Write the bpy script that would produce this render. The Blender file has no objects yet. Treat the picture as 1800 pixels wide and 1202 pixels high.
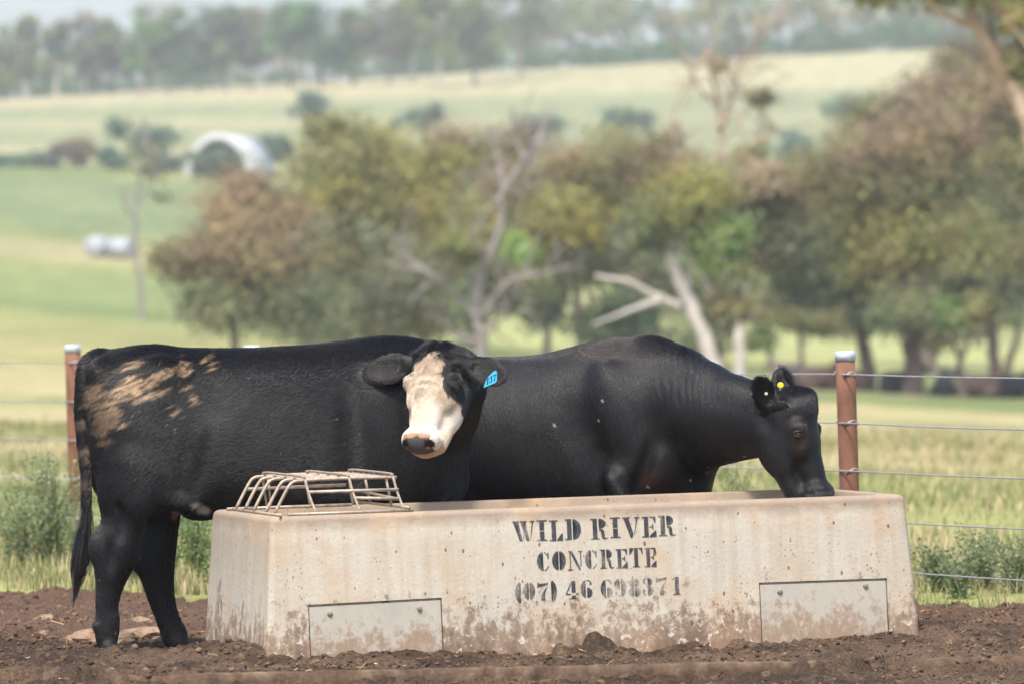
import bpy, bmesh, math, random
import numpy as np
from mathutils import Matrix, Vector

# ------------------------------------------------------------------ camera, world, sun, exposure
scene = bpy.context.scene
HC = 1.49                      # lens height
cam_data = bpy.data.cameras.new('camera')
cam_data.lens = 200.0
cam_data.sensor_width = 36.0
cam_data.shift_y = -48.0 / 1800.0
cam_data.clip_start = 0.5
cam_data.clip_end = 9000.0
cam_data.dof.use_dof = True
cam_data.dof.focus_distance = 25.35
cam_data.dof.aperture_fstop = 3.6
cam_data.dof.aperture_blades = 0
cam = bpy.data.objects.new('camera', cam_data)
scene.collection.objects.link(cam)
cam.location = (0, 0, HC)
cam.rotation_euler = (math.radians(90), 0, 0)
scene.camera = cam

SUN_EL = math.radians(60)
SUN_AZ = math.radians(198)      # clockwise from +Y
sun_vec = Vector((math.sin(SUN_AZ) * math.cos(SUN_EL), math.cos(SUN_AZ) * math.cos(SUN_EL), math.sin(SUN_EL)))
world = bpy.data.worlds.new('World')
scene.world = world
world.use_nodes = True
wnt = world.node_tree
wbg = wnt.nodes['Background']
sky = wnt.nodes.new('ShaderNodeTexSky')
sky.sky_type = 'NISHITA'
sky.sun_disc = False
sky.sun_elevation = SUN_EL
sky.sun_rotation = SUN_AZ
sky.air_density = 1.0
sky.dust_density = 3.0
sky.ozone_density = 1.0
wnt.links.new(sky.outputs[0], wbg.inputs[0])
wbg.inputs[1].default_value = 0.15
sun_data = bpy.data.lights.new('sun', 'SUN')
sun_data.energy = 2.6
sun_data.angle = math.radians(7.0)
sun_data.color = (1.0, 0.95, 0.86)
sun = bpy.data.objects.new('sun', sun_data)
scene.collection.objects.link(sun)
sun.rotation_euler = sun_vec.to_track_quat('Z', 'Y').to_euler()
scene.view_settings.view_transform = 'Standard'
scene.view_settings.look = 'None'
scene.view_settings.exposure = 0.95
scene.view_settings.gamma = 1.0
scene.cycles.use_denoising = True
scene.cycles.max_bounces = 6
scene.cycles.diffuse_bounces = 3
scene.cycles.glossy_bounces = 2
scene.cycles.transmission_bounces = 2
scene.cycles.transparent_max_bounces = 8
scene.cycles.volume_bounces = 0
scene.cycles.use_adaptive_sampling = True

# ------------------------------------------------------------------ helpers
COL = scene.collection
rng = np.random.default_rng(11)
random.seed(5)

def link(o, parent=None):
    COL.objects.link(o)
    if parent is not None:
        o.parent = parent
    return o

def tag(o, label=None, cat=None, group=None, kind=None):
    if label: o['label'] = label
    if cat: o['category'] = cat
    if group: o['group'] = group
    if kind: o['kind'] = kind
    return o

def empty(name, loc=(0, 0, 0), rz=0.0):
    o = bpy.data.objects.new(name, None)
    o.empty_display_size = 0.1
    o.location = loc
    o.rotation_euler = (0, 0, rz)
    return link(o)

def mesh_np(name, V, F, col=None, smooth=False):
    V = np.ascontiguousarray(V, dtype=np.float32).reshape(-1, 3)
    F = np.ascontiguousarray(F, dtype=np.int32)
    k = F.shape[1]
    me = bpy.data.meshes.new(name)
    me.vertices.add(len(V))
    me.vertices.foreach_set('co', V.ravel())
    me.loops.add(F.size)
    me.loops.foreach_set('vertex_index', F.ravel())
    me.polygons.add(len(F))
    me.polygons.foreach_set('loop_start', np.arange(0, F.size, k, dtype=np.int32))
    if smooth:
        me.polygons.foreach_set('use_smooth', np.ones(len(F), dtype=bool))
    me.update(calc_edges=True)
    if col is not None:
        a = me.attributes.new('col', 'FLOAT_COLOR', 'POINT')
        c = np.ones((len(V), 4), dtype=np.float32)
        c[:, :3] = col
        a.data.foreach_set('color', c.ravel())
    return me

def obj(name, me, mat=None, parent=None, loc=None):
    o = bpy.data.objects.new(name, me)
    if mat is not None and len(me.materials) == 0:
        me.materials.append(mat)
    if loc is not None:
        o.location = loc
    return link(o, parent)

def join(parts):
    """[(V,F,(col))...] -> V,F(,col) ; all F of the same width"""
    Vs, Fs, Cs, n = [], [], [], 0
    for p in parts:
        Vs.append(p[0]); Fs.append(np.asarray(p[1]) + n)
        if len(p) > 2: Cs.append(p[2])
        n += len(p[0])
    if Cs:
        return np.concatenate(Vs), np.concatenate(Fs), np.concatenate(Cs)
    return np.concatenate(Vs), np.concatenate(Fs)

def box_vf(x0, x1, y0, y1, z0, z1):
    V = np.array([[x, y, z] for z in (z0, z1) for y in (y0, y1) for x in (x0, x1)], float)
    F = np.array([[0, 2, 3, 1], [4, 5, 7, 6], [0, 1, 5, 4], [2, 6, 7, 3], [0, 4, 6, 2], [1, 3, 7, 5]])
    return V, F

def tube_vf(P, R, n=8, caps=True):
    P = np.asarray(P, float); R = np.asarray(R, float)
    if R.ndim == 0: R = np.full(len(P), float(R))
    T = np.gradient(P, axis=0)
    T /= np.linalg.norm(T, axis=1, keepdims=True) + 1e-9
    ref = np.array([0.0, 0.0, 1.0])
    if abs(T[0] @ ref) > 0.9: ref = np.array([1.0, 0.0, 0.0])
    A = np.zeros_like(P)
    a = np.cross(T[0], ref); a /= np.linalg.norm(a)
    for i in range(len(P)):
        a = a - T[i] * (a @ T[i]); a /= np.linalg.norm(a) + 1e-9
        A[i] = a
    B = np.cross(T, A)
    th = np.linspace(0, 2 * np.pi, n, endpoint=False)
    V = P[:, None, :] + R[:, None, None] * (np.cos(th)[None, :, None] * A[:, None, :] + np.sin(th)[None, :, None] * B[:, None, :])
    V = V.reshape(-1, 3)
    F = []
    for i in range(len(P) - 1):
        for j in range(n):
            k = (j + 1) % n
            F.append([i * n + j, i * n + k, (i + 1) * n + k, (i + 1) * n + j])
    if caps:
        c0 = len(V); V = np.vstack([V, P[0], P[-1]])
        m = (len(P) - 1) * n
        for j in range(0, n, 2):
            F.append([c0, (j + 2) % n, (j + 1) % n, j])
            F.append([c0 + 1, m + j, m + (j + 1) % n, m + (j + 2) % n])
    return V, np.array(F)

def smooth_line(P, n=24):
    """Catmull-Rom through the points (any number of columns)"""
    P = np.asarray(P, float)
    Q = np.vstack([2 * P[0] - P[1], P, 2 * P[-1] - P[-2]])
    out = []
    m = len(P) - 1
    for t in np.linspace(0, m, n):
        i = min(int(t), m - 1); f = t - i
        p0, p1, p2, p3 = Q[i], Q[i + 1], Q[i + 2], Q[i + 3]
        out.append(0.5 * (2 * p1 + (p2 - p0) * f + (2 * p0 - 5 * p1 + 4 * p2 - p3) * f * f + (3 * p1 - p0 - 3 * p2 + p3) * f ** 3))
    return np.array(out)

def sstep(a, b, x):
    t = np.clip((np.asarray(x, float) - a) / (b - a), 0, 1)
    return t * t * (3 - 2 * t)

_perm = np.random.default_rng(3).random((64, 64, 64)).astype(np.float32)
def vnoise(x, y, z=0.0):
    x, y, z = np.broadcast_arrays(np.asarray(x, float), np.asarray(y, float), np.asarray(z, float))
    xi, yi, zi = np.floor(x).astype(int), np.floor(y).astype(int), np.floor(z).astype(int)
    fx, fy, fz = x - xi, y - yi, z - zi
    fx = fx * fx * (3 - 2 * fx); fy = fy * fy * (3 - 2 * fy); fz = fz * fz * (3 - 2 * fz)
    def g(a, b, c): return _perm[(xi + a) & 63, (yi + b) & 63, (zi + c) & 63]
    r = 0
    for a in (0, 1):
        wa = fx if a else 1 - fx
        for b in (0, 1):
            wb = fy if b else 1 - fy
            for c in (0, 1):
                wc = fz if c else 1 - fz
                r = r + wa * wb * wc * g(a, b, c)
    return r          # 0..1

def fbm(x, y, z=0.0, octv=4, gain=0.5):
    s, a, t = 0, 1.0, 0
    for i in range(octv):
        s = s + a * vnoise(np.asarray(x) * 2 ** i + 7.3 * i, np.asarray(y) * 2 ** i + 3.1 * i, np.asarray(z) * 2 ** i + 1.7 * i)
        t += a; a *= gain
    return s / t      # 0..1

# ------------------------------------------------------------------ materials
class NT:
    def __init__(s, name):
        s.m = bpy.data.materials.new(name); s.m.use_nodes = True
        s.t = s.m.node_tree; s.n = s.t.nodes; s.l = s.t.links
        s.bsdf = s.n['Principled BSDF']; s.out = s.n['Material Output']
    def node(s, typ, **kw):
        nd = s.n.new(typ)
        for k, v in kw.items():
            if k.startswith('i_'):
                key = k[2:]
                nd.inputs[int(key) if key.isdigit() else key.replace('_', ' ')].default_value = v
            else: setattr(nd, k, v)
        return nd
    def link(s, a, b): s.l.new(a, b)
    def coord(s, kind='Object', scale=(1, 1, 1), loc=(0, 0, 0)):
        tc = s.node('ShaderNodeTexCoord'); mp = s.node('ShaderNodeMapping')
        mp.inputs['Scale'].default_value = scale; mp.inputs['Location'].default_value = loc
        s.link(tc.outputs[kind], mp.inputs[0]); return mp.outputs[0]
    def noise(s, vec, scale, detail=4, rough=0.55, dist=0.0):
        nd = s.node('ShaderNodeTexNoise'); nd.inputs['Scale'].default_value = scale
        nd.inputs['Detail'].default_value = detail; nd.inputs['Roughness'].default_value = rough
        nd.inputs['Distortion'].default_value = dist
        s.link(vec, nd.inputs['Vector']); return nd.outputs[0]
    def ramp(s, fac, stops, interp='LINEAR'):
        nd = s.node('ShaderNodeValToRGB'); cr = nd.color_ramp; cr.interpolation = interp
        while len(cr.elements) < len(stops): cr.elements.new(0.5)
        for e, (p, c) in zip(cr.elements, stops):
            e.position = p
            e.color = (c, c, c, 1) if np.isscalar(c) else (*c, 1)
        s.link(fac, nd.inputs[0]); return nd.outputs[0]
    def mix(s, fac, a, b, blend='MIX'):
        nd = s.node('ShaderNodeMix', data_type='RGBA', blend_type=blend)
        for sock, v in ((nd.inputs[0], fac), (nd.inputs[6], a), (nd.inputs[7], b)):
            if hasattr(v, 'is_linked'): s.link(v, sock)
            elif np.isscalar(v): sock.default_value = v
            else: sock.default_value = (*v, 1)
        return nd.outputs[2]
    def math(s, op, a, b=0.0, clamp=False):
        nd = s.node('ShaderNodeMath', operation=op, use_clamp=clamp)
        for sock, v in ((nd.inputs[0], a), (nd.inputs[1], b)):
            if hasattr(v, 'is_linked'): s.link(v, sock)
            else: sock.default_value = v
        return nd.outputs[0]
    def attr(s, name='col'):
        return s.node('ShaderNodeAttribute', attribute_name=name).outputs['Color']
    def bump(s, h, strength=0.4, dist=0.01):
        nd = s.node('ShaderNodeBump'); nd.inputs['Strength'].default_value = strength; nd.inputs['Distance'].default_value = dist
        s.link(h, nd.inputs['Height']); s.link(nd.outputs[0], s.bsdf.inputs['Normal'])
    def base(s, c, rough=0.8, spec=0.3):
        if hasattr(c, 'is_linked'): s.link(c, s.bsdf.inputs['Base Color'])
        else: s.bsdf.inputs['Base Color'].default_value = (*c, 1)
        if hasattr(rough, 'is_linked'): s.link(rough, s.bsdf.inputs['Roughness'])
        else: s.bsdf.inputs['Roughness'].default_value = rough
        s.bsdf.inputs['Specular IOR Level'].default_value = spec
        return s.m

def mat_vary(name, c0, c1, scale, rough=0.85, spec=0.2, bump=0.0, bd=0.01, detail=5, stretch=(1, 1, 1)):
    t = NT(name); v = t.coord('Object', stretch)
    n = t.noise(v, scale, detail, 0.6)
    c = t.ramp(n, [(0.3, c0), (0.7, c1)])
    if bump: t.bump(n, bump, bd)
    return t.base(c, rough, spec)

def mat_attr(name, rough=0.8, spec=0.2, trans=0.0):
    t = NT(name); c = t.attr()
    t.base(c, rough, spec)
    if trans > 0:
        tr = t.node('ShaderNodeBsdfTranslucent'); mx = t.node('ShaderNodeMixShader'); mx.inputs[0].default_value = trans
        t.link(c, tr.inputs[0]); t.link(t.bsdf.outputs[0], mx.inputs[1]); t.link(tr.outputs[0], mx.inputs[2])
        t.link(mx.outputs[0], t.out.inputs[0])
    return t.m

# ------------------------------------------------------------------ terrain
def edge_y(x):                       # where the trodden mud ends and the grass begins
    x = np.asarray(x, float)
    return 29.85 - 0.52 * x - 0.55 * sstep(1.0, 1.9, x) + 0.55 * (fbm(x * 1.6, 4.2, 0.0, 4) - 0.5)

_LY = [0, 45, 100, 150, 220, 300, 400, 560, 600, 900, 1000, 1150, 1500, 2600]
_LZ = [0, 0, -.45, -.5, .45, 2.5, 6.1, 14, 16.7, 35, 39.5, 43, 44, 10]
_RY = [0, 45, 100, 150, 200, 260, 300, 400, 500, 600, 800, 1000, 1150, 1500, 2600]
_RZ = [0, 0, -.65, -1.05, -1.35, -1.05, -.5, 1.3, 6, 14, 30.5, 48.5, 54, 55, 15]
def ground_z(x, y):
    x = np.asarray(x, float); y = np.asarray(y, float)
    l = np.interp(y, _LY, _LZ); r = np.interp(y, _RY, _RZ)
    t = np.clip((x / np.maximum(y, 1) * 1e4 + 900) / 1650, -0.3, 1.3)
    z = l + (r - l) * t
    z = z + sstep(60, 200, y) * 0.35 * (fbm(x * 0.03, y * 0.03, 2.0, 3) - 0.5)
    z = z + sstep(30, 45, y) * 0.12 * (fbm(x * 0.35, y * 0.35, 5.0, 3) - 0.5)
    return z

APRON = lambda x: 23.25 + (np.asarray(x, float) + 1.55) * 0.3075
def mud_z(x, y):
    x = np.asarray(x, float); y = np.asarray(y, float)
    e = y - APRON(x)
    z = -0.058 * (1 - sstep(-0.03, 0.02, e))
    z = z + 0.065 * sstep(-1.35, -1.9, x) * (1 - sstep(0, 0.35, e)) + 0.012 * sstep(-1.35, -1.9, x)
    z = z + 0.03 * sstep(0.6, 1.9, x)
    z = z - 0.07 * sstep(24.9, 25.6, y) * sstep(0.4, -0.6, x)
    for (hx, hy) in ((-1.83, 25.76), (-1.54, 26.2)): z = z - 0.03 * np.exp(-((x - hx) / .16) ** 2 - ((y - hy) / .25) ** 2)
    # heaps pushed up against the trough
    fl = 24.67 + (x + 1.03) * 0.3153
    near = np.exp(-((y - fl + 0.04) / 0.16) ** 2) * sstep(-1.25, -1.1, x) * sstep(1.9, 1.75, x)
    z = z + near * (0.015 + 0.05 * sstep(0.5, 0.75, fbm(x * 3.0, 9.1, 0, 3)))
    z = z + 0.022 * np.exp(-(np.abs(x - 0.37) / 0.13) ** 1.5 - ((y - fl + 0.03) / 0.14) ** 2)
    ex = x + 1.03 + (y - 24.67) * 0.42
    z = z + 0.045 * np.exp(-((ex + 0.06) / 0.14) ** 2) * sstep(24.5, 24.8, y) * sstep(25.9, 25.6, y)
    rx = x - 1.86 + (y - 25.6) * 0.33
    z = z + 0.05 * np.exp(-((rx - 0.08) / 0.18) ** 2) * sstep(25.3, 25.7, y) * sstep(27.2, 26.6, y)
    z = z + 0.05 * np.exp(-((y - edge_y(x) + 0.3) / 0.3) ** 2) * fbm(x * 2.2, y * 2.2, 4, 3)
    # lumps at several sizes
    n1 = fbm(x * 2.3, y * 1.8, 0.3, 3) - 0.5
    n2 = fbm(x * 9, y * 8, 1.3, 3) - 0.5
    n3 = fbm(x * 30, y * 26, 2.3, 3)
    rid = 1 - np.abs(2 * fbm(x * 17, y * 14, 6.3, 2) - 1)
    pits = sstep(0.62, 0.78, fbm(x * 6.5, y * 5.0, 8.8, 3))
    n4 = fbm(x * 60, y * 46, 4.3, 2) - 0.5
    z = z + 0.075 * n1 + 0.064 * n2 + 0.050 * (n3 - 0.5) + 0.016 * n4 + 0.018 * (rid - 0.6) - 0.035 * pits
    # sink under the grass at its edge
    z = z - 0.35 * sstep(0.0, 0.6, y - edge_y(x))
    return z

def build_ground():
    rows = np.concatenate([np.linspace(2, 25.5, 10), np.linspace(26, 36, 70), np.geomspace(36.4, 2600, 190)])
    t = np.linspace(-1, 1, 281); t = np.sign(t) * (0.25 * np.abs(t) + 0.75 * np.abs(t) ** 3) * 0.8
    Y, T = np.meshgrid(rows, t, indexing='ij')
    X = T * (Y + 12)
    Z = ground_z(X, Y)
    Z = Z - 0.16 * (1 - sstep(-0.25, 0.35, Y - edge_y(X)))
    n, m = Y.shape
    V = np.stack([X, Y, Z], -1).reshape(-1, 3)
    i = np.arange(n * m).reshape(n, m)
    F = np.stack([i[:-1, :-1], i[:-1, 1:], i[1:, 1:], i[1:, :-1]], -1).reshape(-1, 4)
    # grass colours: real patches of green and of dry grass
    a = fbm(X * 0.012 + 3, Y * 0.006, 1.0, 4)
    b = fbm(X * 0.11, Y * 0.035, 2.0, 4)
    green = np.array([.165, .200, .068]); lime = np.array([.255, .270, .098]); dry = np.array([.43, .355, .195]); dk = np.array([.115, .150, .060])
    straw = np.array([.50, .42, .24])
    C = np.ones((n, m, 3)) * green
    def mixto(C, c, f): return C + (c - C) * f[..., None]
    C = mixto(C, lime, sstep(0.35, 0.65, b))
    C = mixto(C, dry, 0.85 * sstep(0.42, 0.66, fbm(X * 0.25, Y * 0.09, 7.0, 4)) * sstep(300, 120, Y))
    tx = X / np.maximum(Y, 1)
    # pale dry-seeded belt before the trees on the right, bright paddock behind them
    C = mixto(C, dry * 0.95, 0.7 * sstep(60, 85, Y) * sstep(150, 115, Y) * sstep(-0.03, 0.03, tx))
    C = mixto(C, dk, 0.6 * sstep(150, 175, Y) * sstep(240, 210, Y) * sstep(0.0, 0.04, tx))
    C = mixto(C, np.array([.36, .37, .15]), 0.8 * sstep(235, 270, Y) * sstep(520, 400, Y) * sstep(-0.03, 0.0, tx))
    # left paddock
    C = mixto(C, np.array([.34, .30, .13]), 0.55 * sstep(150, 190, Y) * sstep(270, 220, Y) * sstep(0.0, -0.03, tx))
    C = mixto(C, np.array([.185, .235, .090]), 0.6 * sstep(250, 300, Y) * sstep(370, 340, Y) * sstep(0.0, -0.03, tx))
    C = mixto(C, dry, 0.55 * sstep(365, 385, Y) * sstep(440, 410, Y) * sstep(0.0, -0.03, tx))
    C = mixto(C, np.array([.165, .215, .105]), 0.6 * sstep(430, 470, Y) * sstep(600, 560, Y))
    # hillside: green sward with straw-coloured strips
    band = fbm(X * 0.004 + 9, Y * 0.017 + 0.002 * X, 3.0, 3)
    C = mixto(C, np.array([.250, .265, .140]), 0.8 * sstep(600, 650, Y))
    C = mixto(C, straw, 0.5 * sstep(600, 660, Y) * sstep(0.40, 0.58, band))
    C = mixto(C, straw * np.array([.90, 1.0, .92]), 0.35 * sstep(850, 900, Y) * sstep(0.03, 0.055, tx) * sstep(1010, 985, Y))
    C = mixto(C, straw * 1.0, 0.6 * sstep(905, 925, Y + 220 * (tx + 0.09)) * sstep(985, 965, Y + 220 * (tx + 0.09)) * sstep(0.0, -0.02, tx))
    C = mixto(C, np.array([.10, .068, .045]), 1 - sstep(-0.3, 0.1, Y - edge_y(X)))
    C = C * (0.82 + 0.36 * fbm(X * 0.6, Y * 0.3, 3.3, 4))[..., None]
    me = mesh_np('ground', V, F, C.reshape(-1, 3), smooth=True)
    t_ = NT('paddock_grass')
    v = t_.coord('Object')
    n1 = t_.noise(v, 3.0, 6, 0.7); n2 = t_.noise(v, 0.35, 5, 0.65)
    k = t_.ramp(n1, [(0.25, 0.55), (0.75, 1.35)]); k2 = t_.ramp(n2, [(0.3, 0.75), (0.7, 1.2)])
    c = t_.mix(1.0, t_.mix(1.0, t_.attr(), k, 'MULTIPLY'), k2, 'MULTIPLY')
    t_.bump(n1, 0.5, 0.08)
    o = obj('ground', me, t_.base(c, 0.95, 0.1))
    tag(o, kind='structure')
    return o

def build_mud():
    xs = np.arange(-4.1, 4.1, 0.0130); ys = np.arange(21.3, 32.6, 0.021)
    X, Y = np.meshgrid(xs, ys)
    Z = mud_z(X, Y)
    rimfade = sstep(-4.1, -3.7, X) * sstep(4.1, 3.7, X) * sstep(21.3, 21.8, Y)
    Z = Z - 0.30 * (1 - rimfade)
    n, m = X.shape
    V = np.stack([X, Y, Z], -1).reshape(-1, 3)
    i = np.arange(n * m).reshape(n, m)
    F = np.stack([i[:-1, :-1], i[:-1, 1:], i[1:, 1:], i[1:, :-1]], -1).reshape(-1, 4)
    keep = (Y - edge_y(X) < 0.7).reshape(n, m)[:-1, :-1].ravel()
    F = F[keep]
    a = fbm(X * 3.5, Y * 2.6, 5.5, 4)[..., None]; b = fbm(X * 28, Y * 22, 1.5, 3)[..., None]
    c0 = np.array([.056, .035, .022]); c1 = np.array([.135, .086, .054]); c2 = np.array([.22, .150, .092])
    C = c0 + (c1 - c0) * sstep(0.36, 0.64, a)
    C = C + (c2 - C) * 0.6 * sstep(0.56, 0.74, b)
    # redder loose earth towards the fence
    red = np.array([.150, .090, .058])
    C = C + (red - C) * (0.7 * sstep(26.2, 28.2, Y))[..., None]
    me = mesh_np('mud_yard', V, F, C.reshape(-1, 3), smooth=True)
    t = NT('trodden_mud')
    v = t.coord('Object')
    n1 = t.noise(v, 85, 5, 0.7); n2 = t.noise(v, 24, 5, 0.65)
    k = t.ramp(n1, [(0.32, 0.38), (0.70, 1.65)])
    c = t.mix(1.0, t.attr(), k, 'MULTIPLY')
    c = t.mix(t.ramp(n2, [(0.60, 0.0), (0.74, 0.45)]), c, (.24, .17, .10))
    t.bump(n1, 1.0, 0.02)
    o = obj('mud_yard', me, t.base(c, t.ramp(n2, [(0.3, 0.6), (0.6, 0.92)]), 0.25))
    tag(o, kind='structure')

build_ground()
build_mud()

# ------------------------------------------------------------------ concrete trough
TH = math.atan(0.3153)
T_LEN, T_DEP, T_H = 2.95, 1.02, 0.66
TROUGH_M = Matrix.Translation((-1.03, 24.67, -0.046)) @ Matrix.Rotation(TH, 4, 'Z') @ Matrix.Rotation(-0.0241, 4, 'Y')

def mat_concrete():
    t = NT('stained_concrete')
    v = t.coord('Object')
    big = t.noise(v, 1.6, 4, 0.6); mid = t.noise(v, 7, 6, 0.65); fine = t.noise(v, 60, 4, 0.6)
    vs = t.coord('Object', (26, 26, 0.9)); streak = t.noise(vs, 1.0, 3, 0.6)
    c = t.ramp(big, [(0.3, (.452, .392, .300)), (0.52, (.510, .464, .378)), (0.75, (.475, .443, .378))])
    c = t.mix(t.ramp(streak, [(0.40, 0.0), (0.70, 0.55)]), c, (.40, .325, .235))
    c = t.mix(t.ramp(fine, [(0.55, 0.0), (0.75, 0.28)]), c, (.66, .60, .53))
    sep = t.node('ShaderNodeSeparateXYZ'); t.link(v, sep.inputs[0])
    z = sep.outputs[2]; x = sep.outputs[0]
    # greasy grey-brown rubbing along the rim and the corners
    rim = t.math('SUBTRACT', z, 0.575)
    rim = t.math('MULTIPLY', rim, 11.0)
    rim = t.math('ADD', rim, t.math('MULTIPLY', t.math('SUBTRACT', mid, 0.5), 1.1))
    rimf = t.ramp(rim, [(0.0, 0.0), (0.60, 0.80)])
    c = t.mix(rimf, c, (.245, .18, .13))
    for (a, k) in ((0.0, -1.0), (T_LEN, 1.0)):
        ed = t.math('MULTIPLY', t.math('SUBTRACT', x, a), k)
        ed = t.math('ADD', t.math('MULTIPLY', ed, 9.0), 0.9)
        ed = t.math('ADD', ed, t.math('MULTIPLY', t.math('SUBTRACT', big, 0.5), 1.4))
        ed = t.math('MULTIPLY', ed, t.ramp(z, [(0.15, 0.0), (0.62, 1.0)]))
        c = t.mix(t.ramp(ed, [(0.35, 0.0), (1.0, 0.5)]), c, (.33, .255, .19))
    # tan patches of dried dribble
    tan = t.noise(t.coord('Object', (1, 1, 1), (3.1, 0, 1.7)), 3.4, 5, 0.62)
    c = t.mix(t.ramp(tan, [(0.50, 0.0), (0.70, 0.65)]), c, (.47, .32, .20))
    # splashed mud: dense at the foot, thinning upwards
    sp = t.noise(t.coord('Object', (1, 1, .8), (0, 5, 0)), 24, 8, 0.78, 0.15)
    sp2 = t.noise(t.coord('Object', (1.3, 1.3, 0.45), (2, 0, 0)), 7.0, 5, 0.65)
    low = t.math('SUBTRACT', 0.36, t.math('MULTIPLY', z, 1.55))
    lowv = t.math('ADD', low, t.math('MULTIPLY', t.math('SUBTRACT', sp2, 0.5), 0.75))
    thr = t.math('ADD', t.math('SUBTRACT', sp, 0.5), t.math('MULTIPLY', lowv, 0.62))
    c = t.mix(t.ramp(thr, [(-0.02, 0.0), (0.10, 0.75), (0.24, 0.95)]), c, t.ramp(sp2, [(0.35, (.29, .185, .115)), (0.62, (.14, .09, .06))]))
    # chipped pale spots low down and dark specks everywhere
    chip = t.noise(v, 30, 3, 0.6)
    cf = t.math('MULTIPLY', t.ramp(chip, [(0.60, 0.0), (0.66, 0.8)]), t.ramp(z, [(0.10, 1.0), (0.26, 0.0)]))
    c = t.mix(cf, c, (.60, .53, .47))
    vor = t.node('ShaderNodeTexVoronoi', feature='F1'); vor.inputs['Scale'].default_value = 24; t.link(t.coord('Object', (1, 1, 0.55)), vor.inputs['Vector'])
    spk = t.math('ADD', vor.outputs['Distance'], t.math('MULTIPLY', t.noise(v, 9, 2, 0.5), 0.62))
    c = t.mix(t.ramp(spk, [(0.345, 0.85), (0.40, 0.0)]), c, (.12, .075, .05))
    vor2 = t.node('ShaderNodeTexVoronoi', feature='F1'); vor2.inputs['Scale'].default_value = 58; t.link(t.coord('Object', (1, 1, 0.8), (1.3, 2, 0)), vor2.inputs['Vector'])
    spk2 = t.math('ADD', vor2.outputs['Distance'], t.math('MULTIPLY', t.noise(t.coord('Object', (1, 1, 1), (4, 0, 2)), 6, 4, 0.6), 0.95))
    c = t.mix(t.ramp(spk2, [(0.50, 0.75), (0.58, 0.0)]), c, (.16, .10, .065))
    scr = t.noise(t.coord('Object', (5, 5, 70), (0, 0, 3)), 1.0, 4, 0.6, 1.5); scm = t.noise(t.coord('Object', (1, 1, 1), (7, 0, 0)), 4.0, 2, 0.5)
    c = t.mix(t.math('MULTIPLY', t.ramp(scr, [(0.66, 0.0), (0.70, 0.6)]), t.ramp(scm, [(0.52, 0.0), (0.60, 1.0)])), c, (.33, .23, .15))
    t.bump(t.math('ADD', fine, t.math('MULTIPLY', thr, 1.5)), 0.35, 0.006)
    return t.base(c, 0.88, 0.25)

def face_d(h):                                     # the front face leans out towards its foot
    return -0.045 * (1 - h / T_H)

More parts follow.
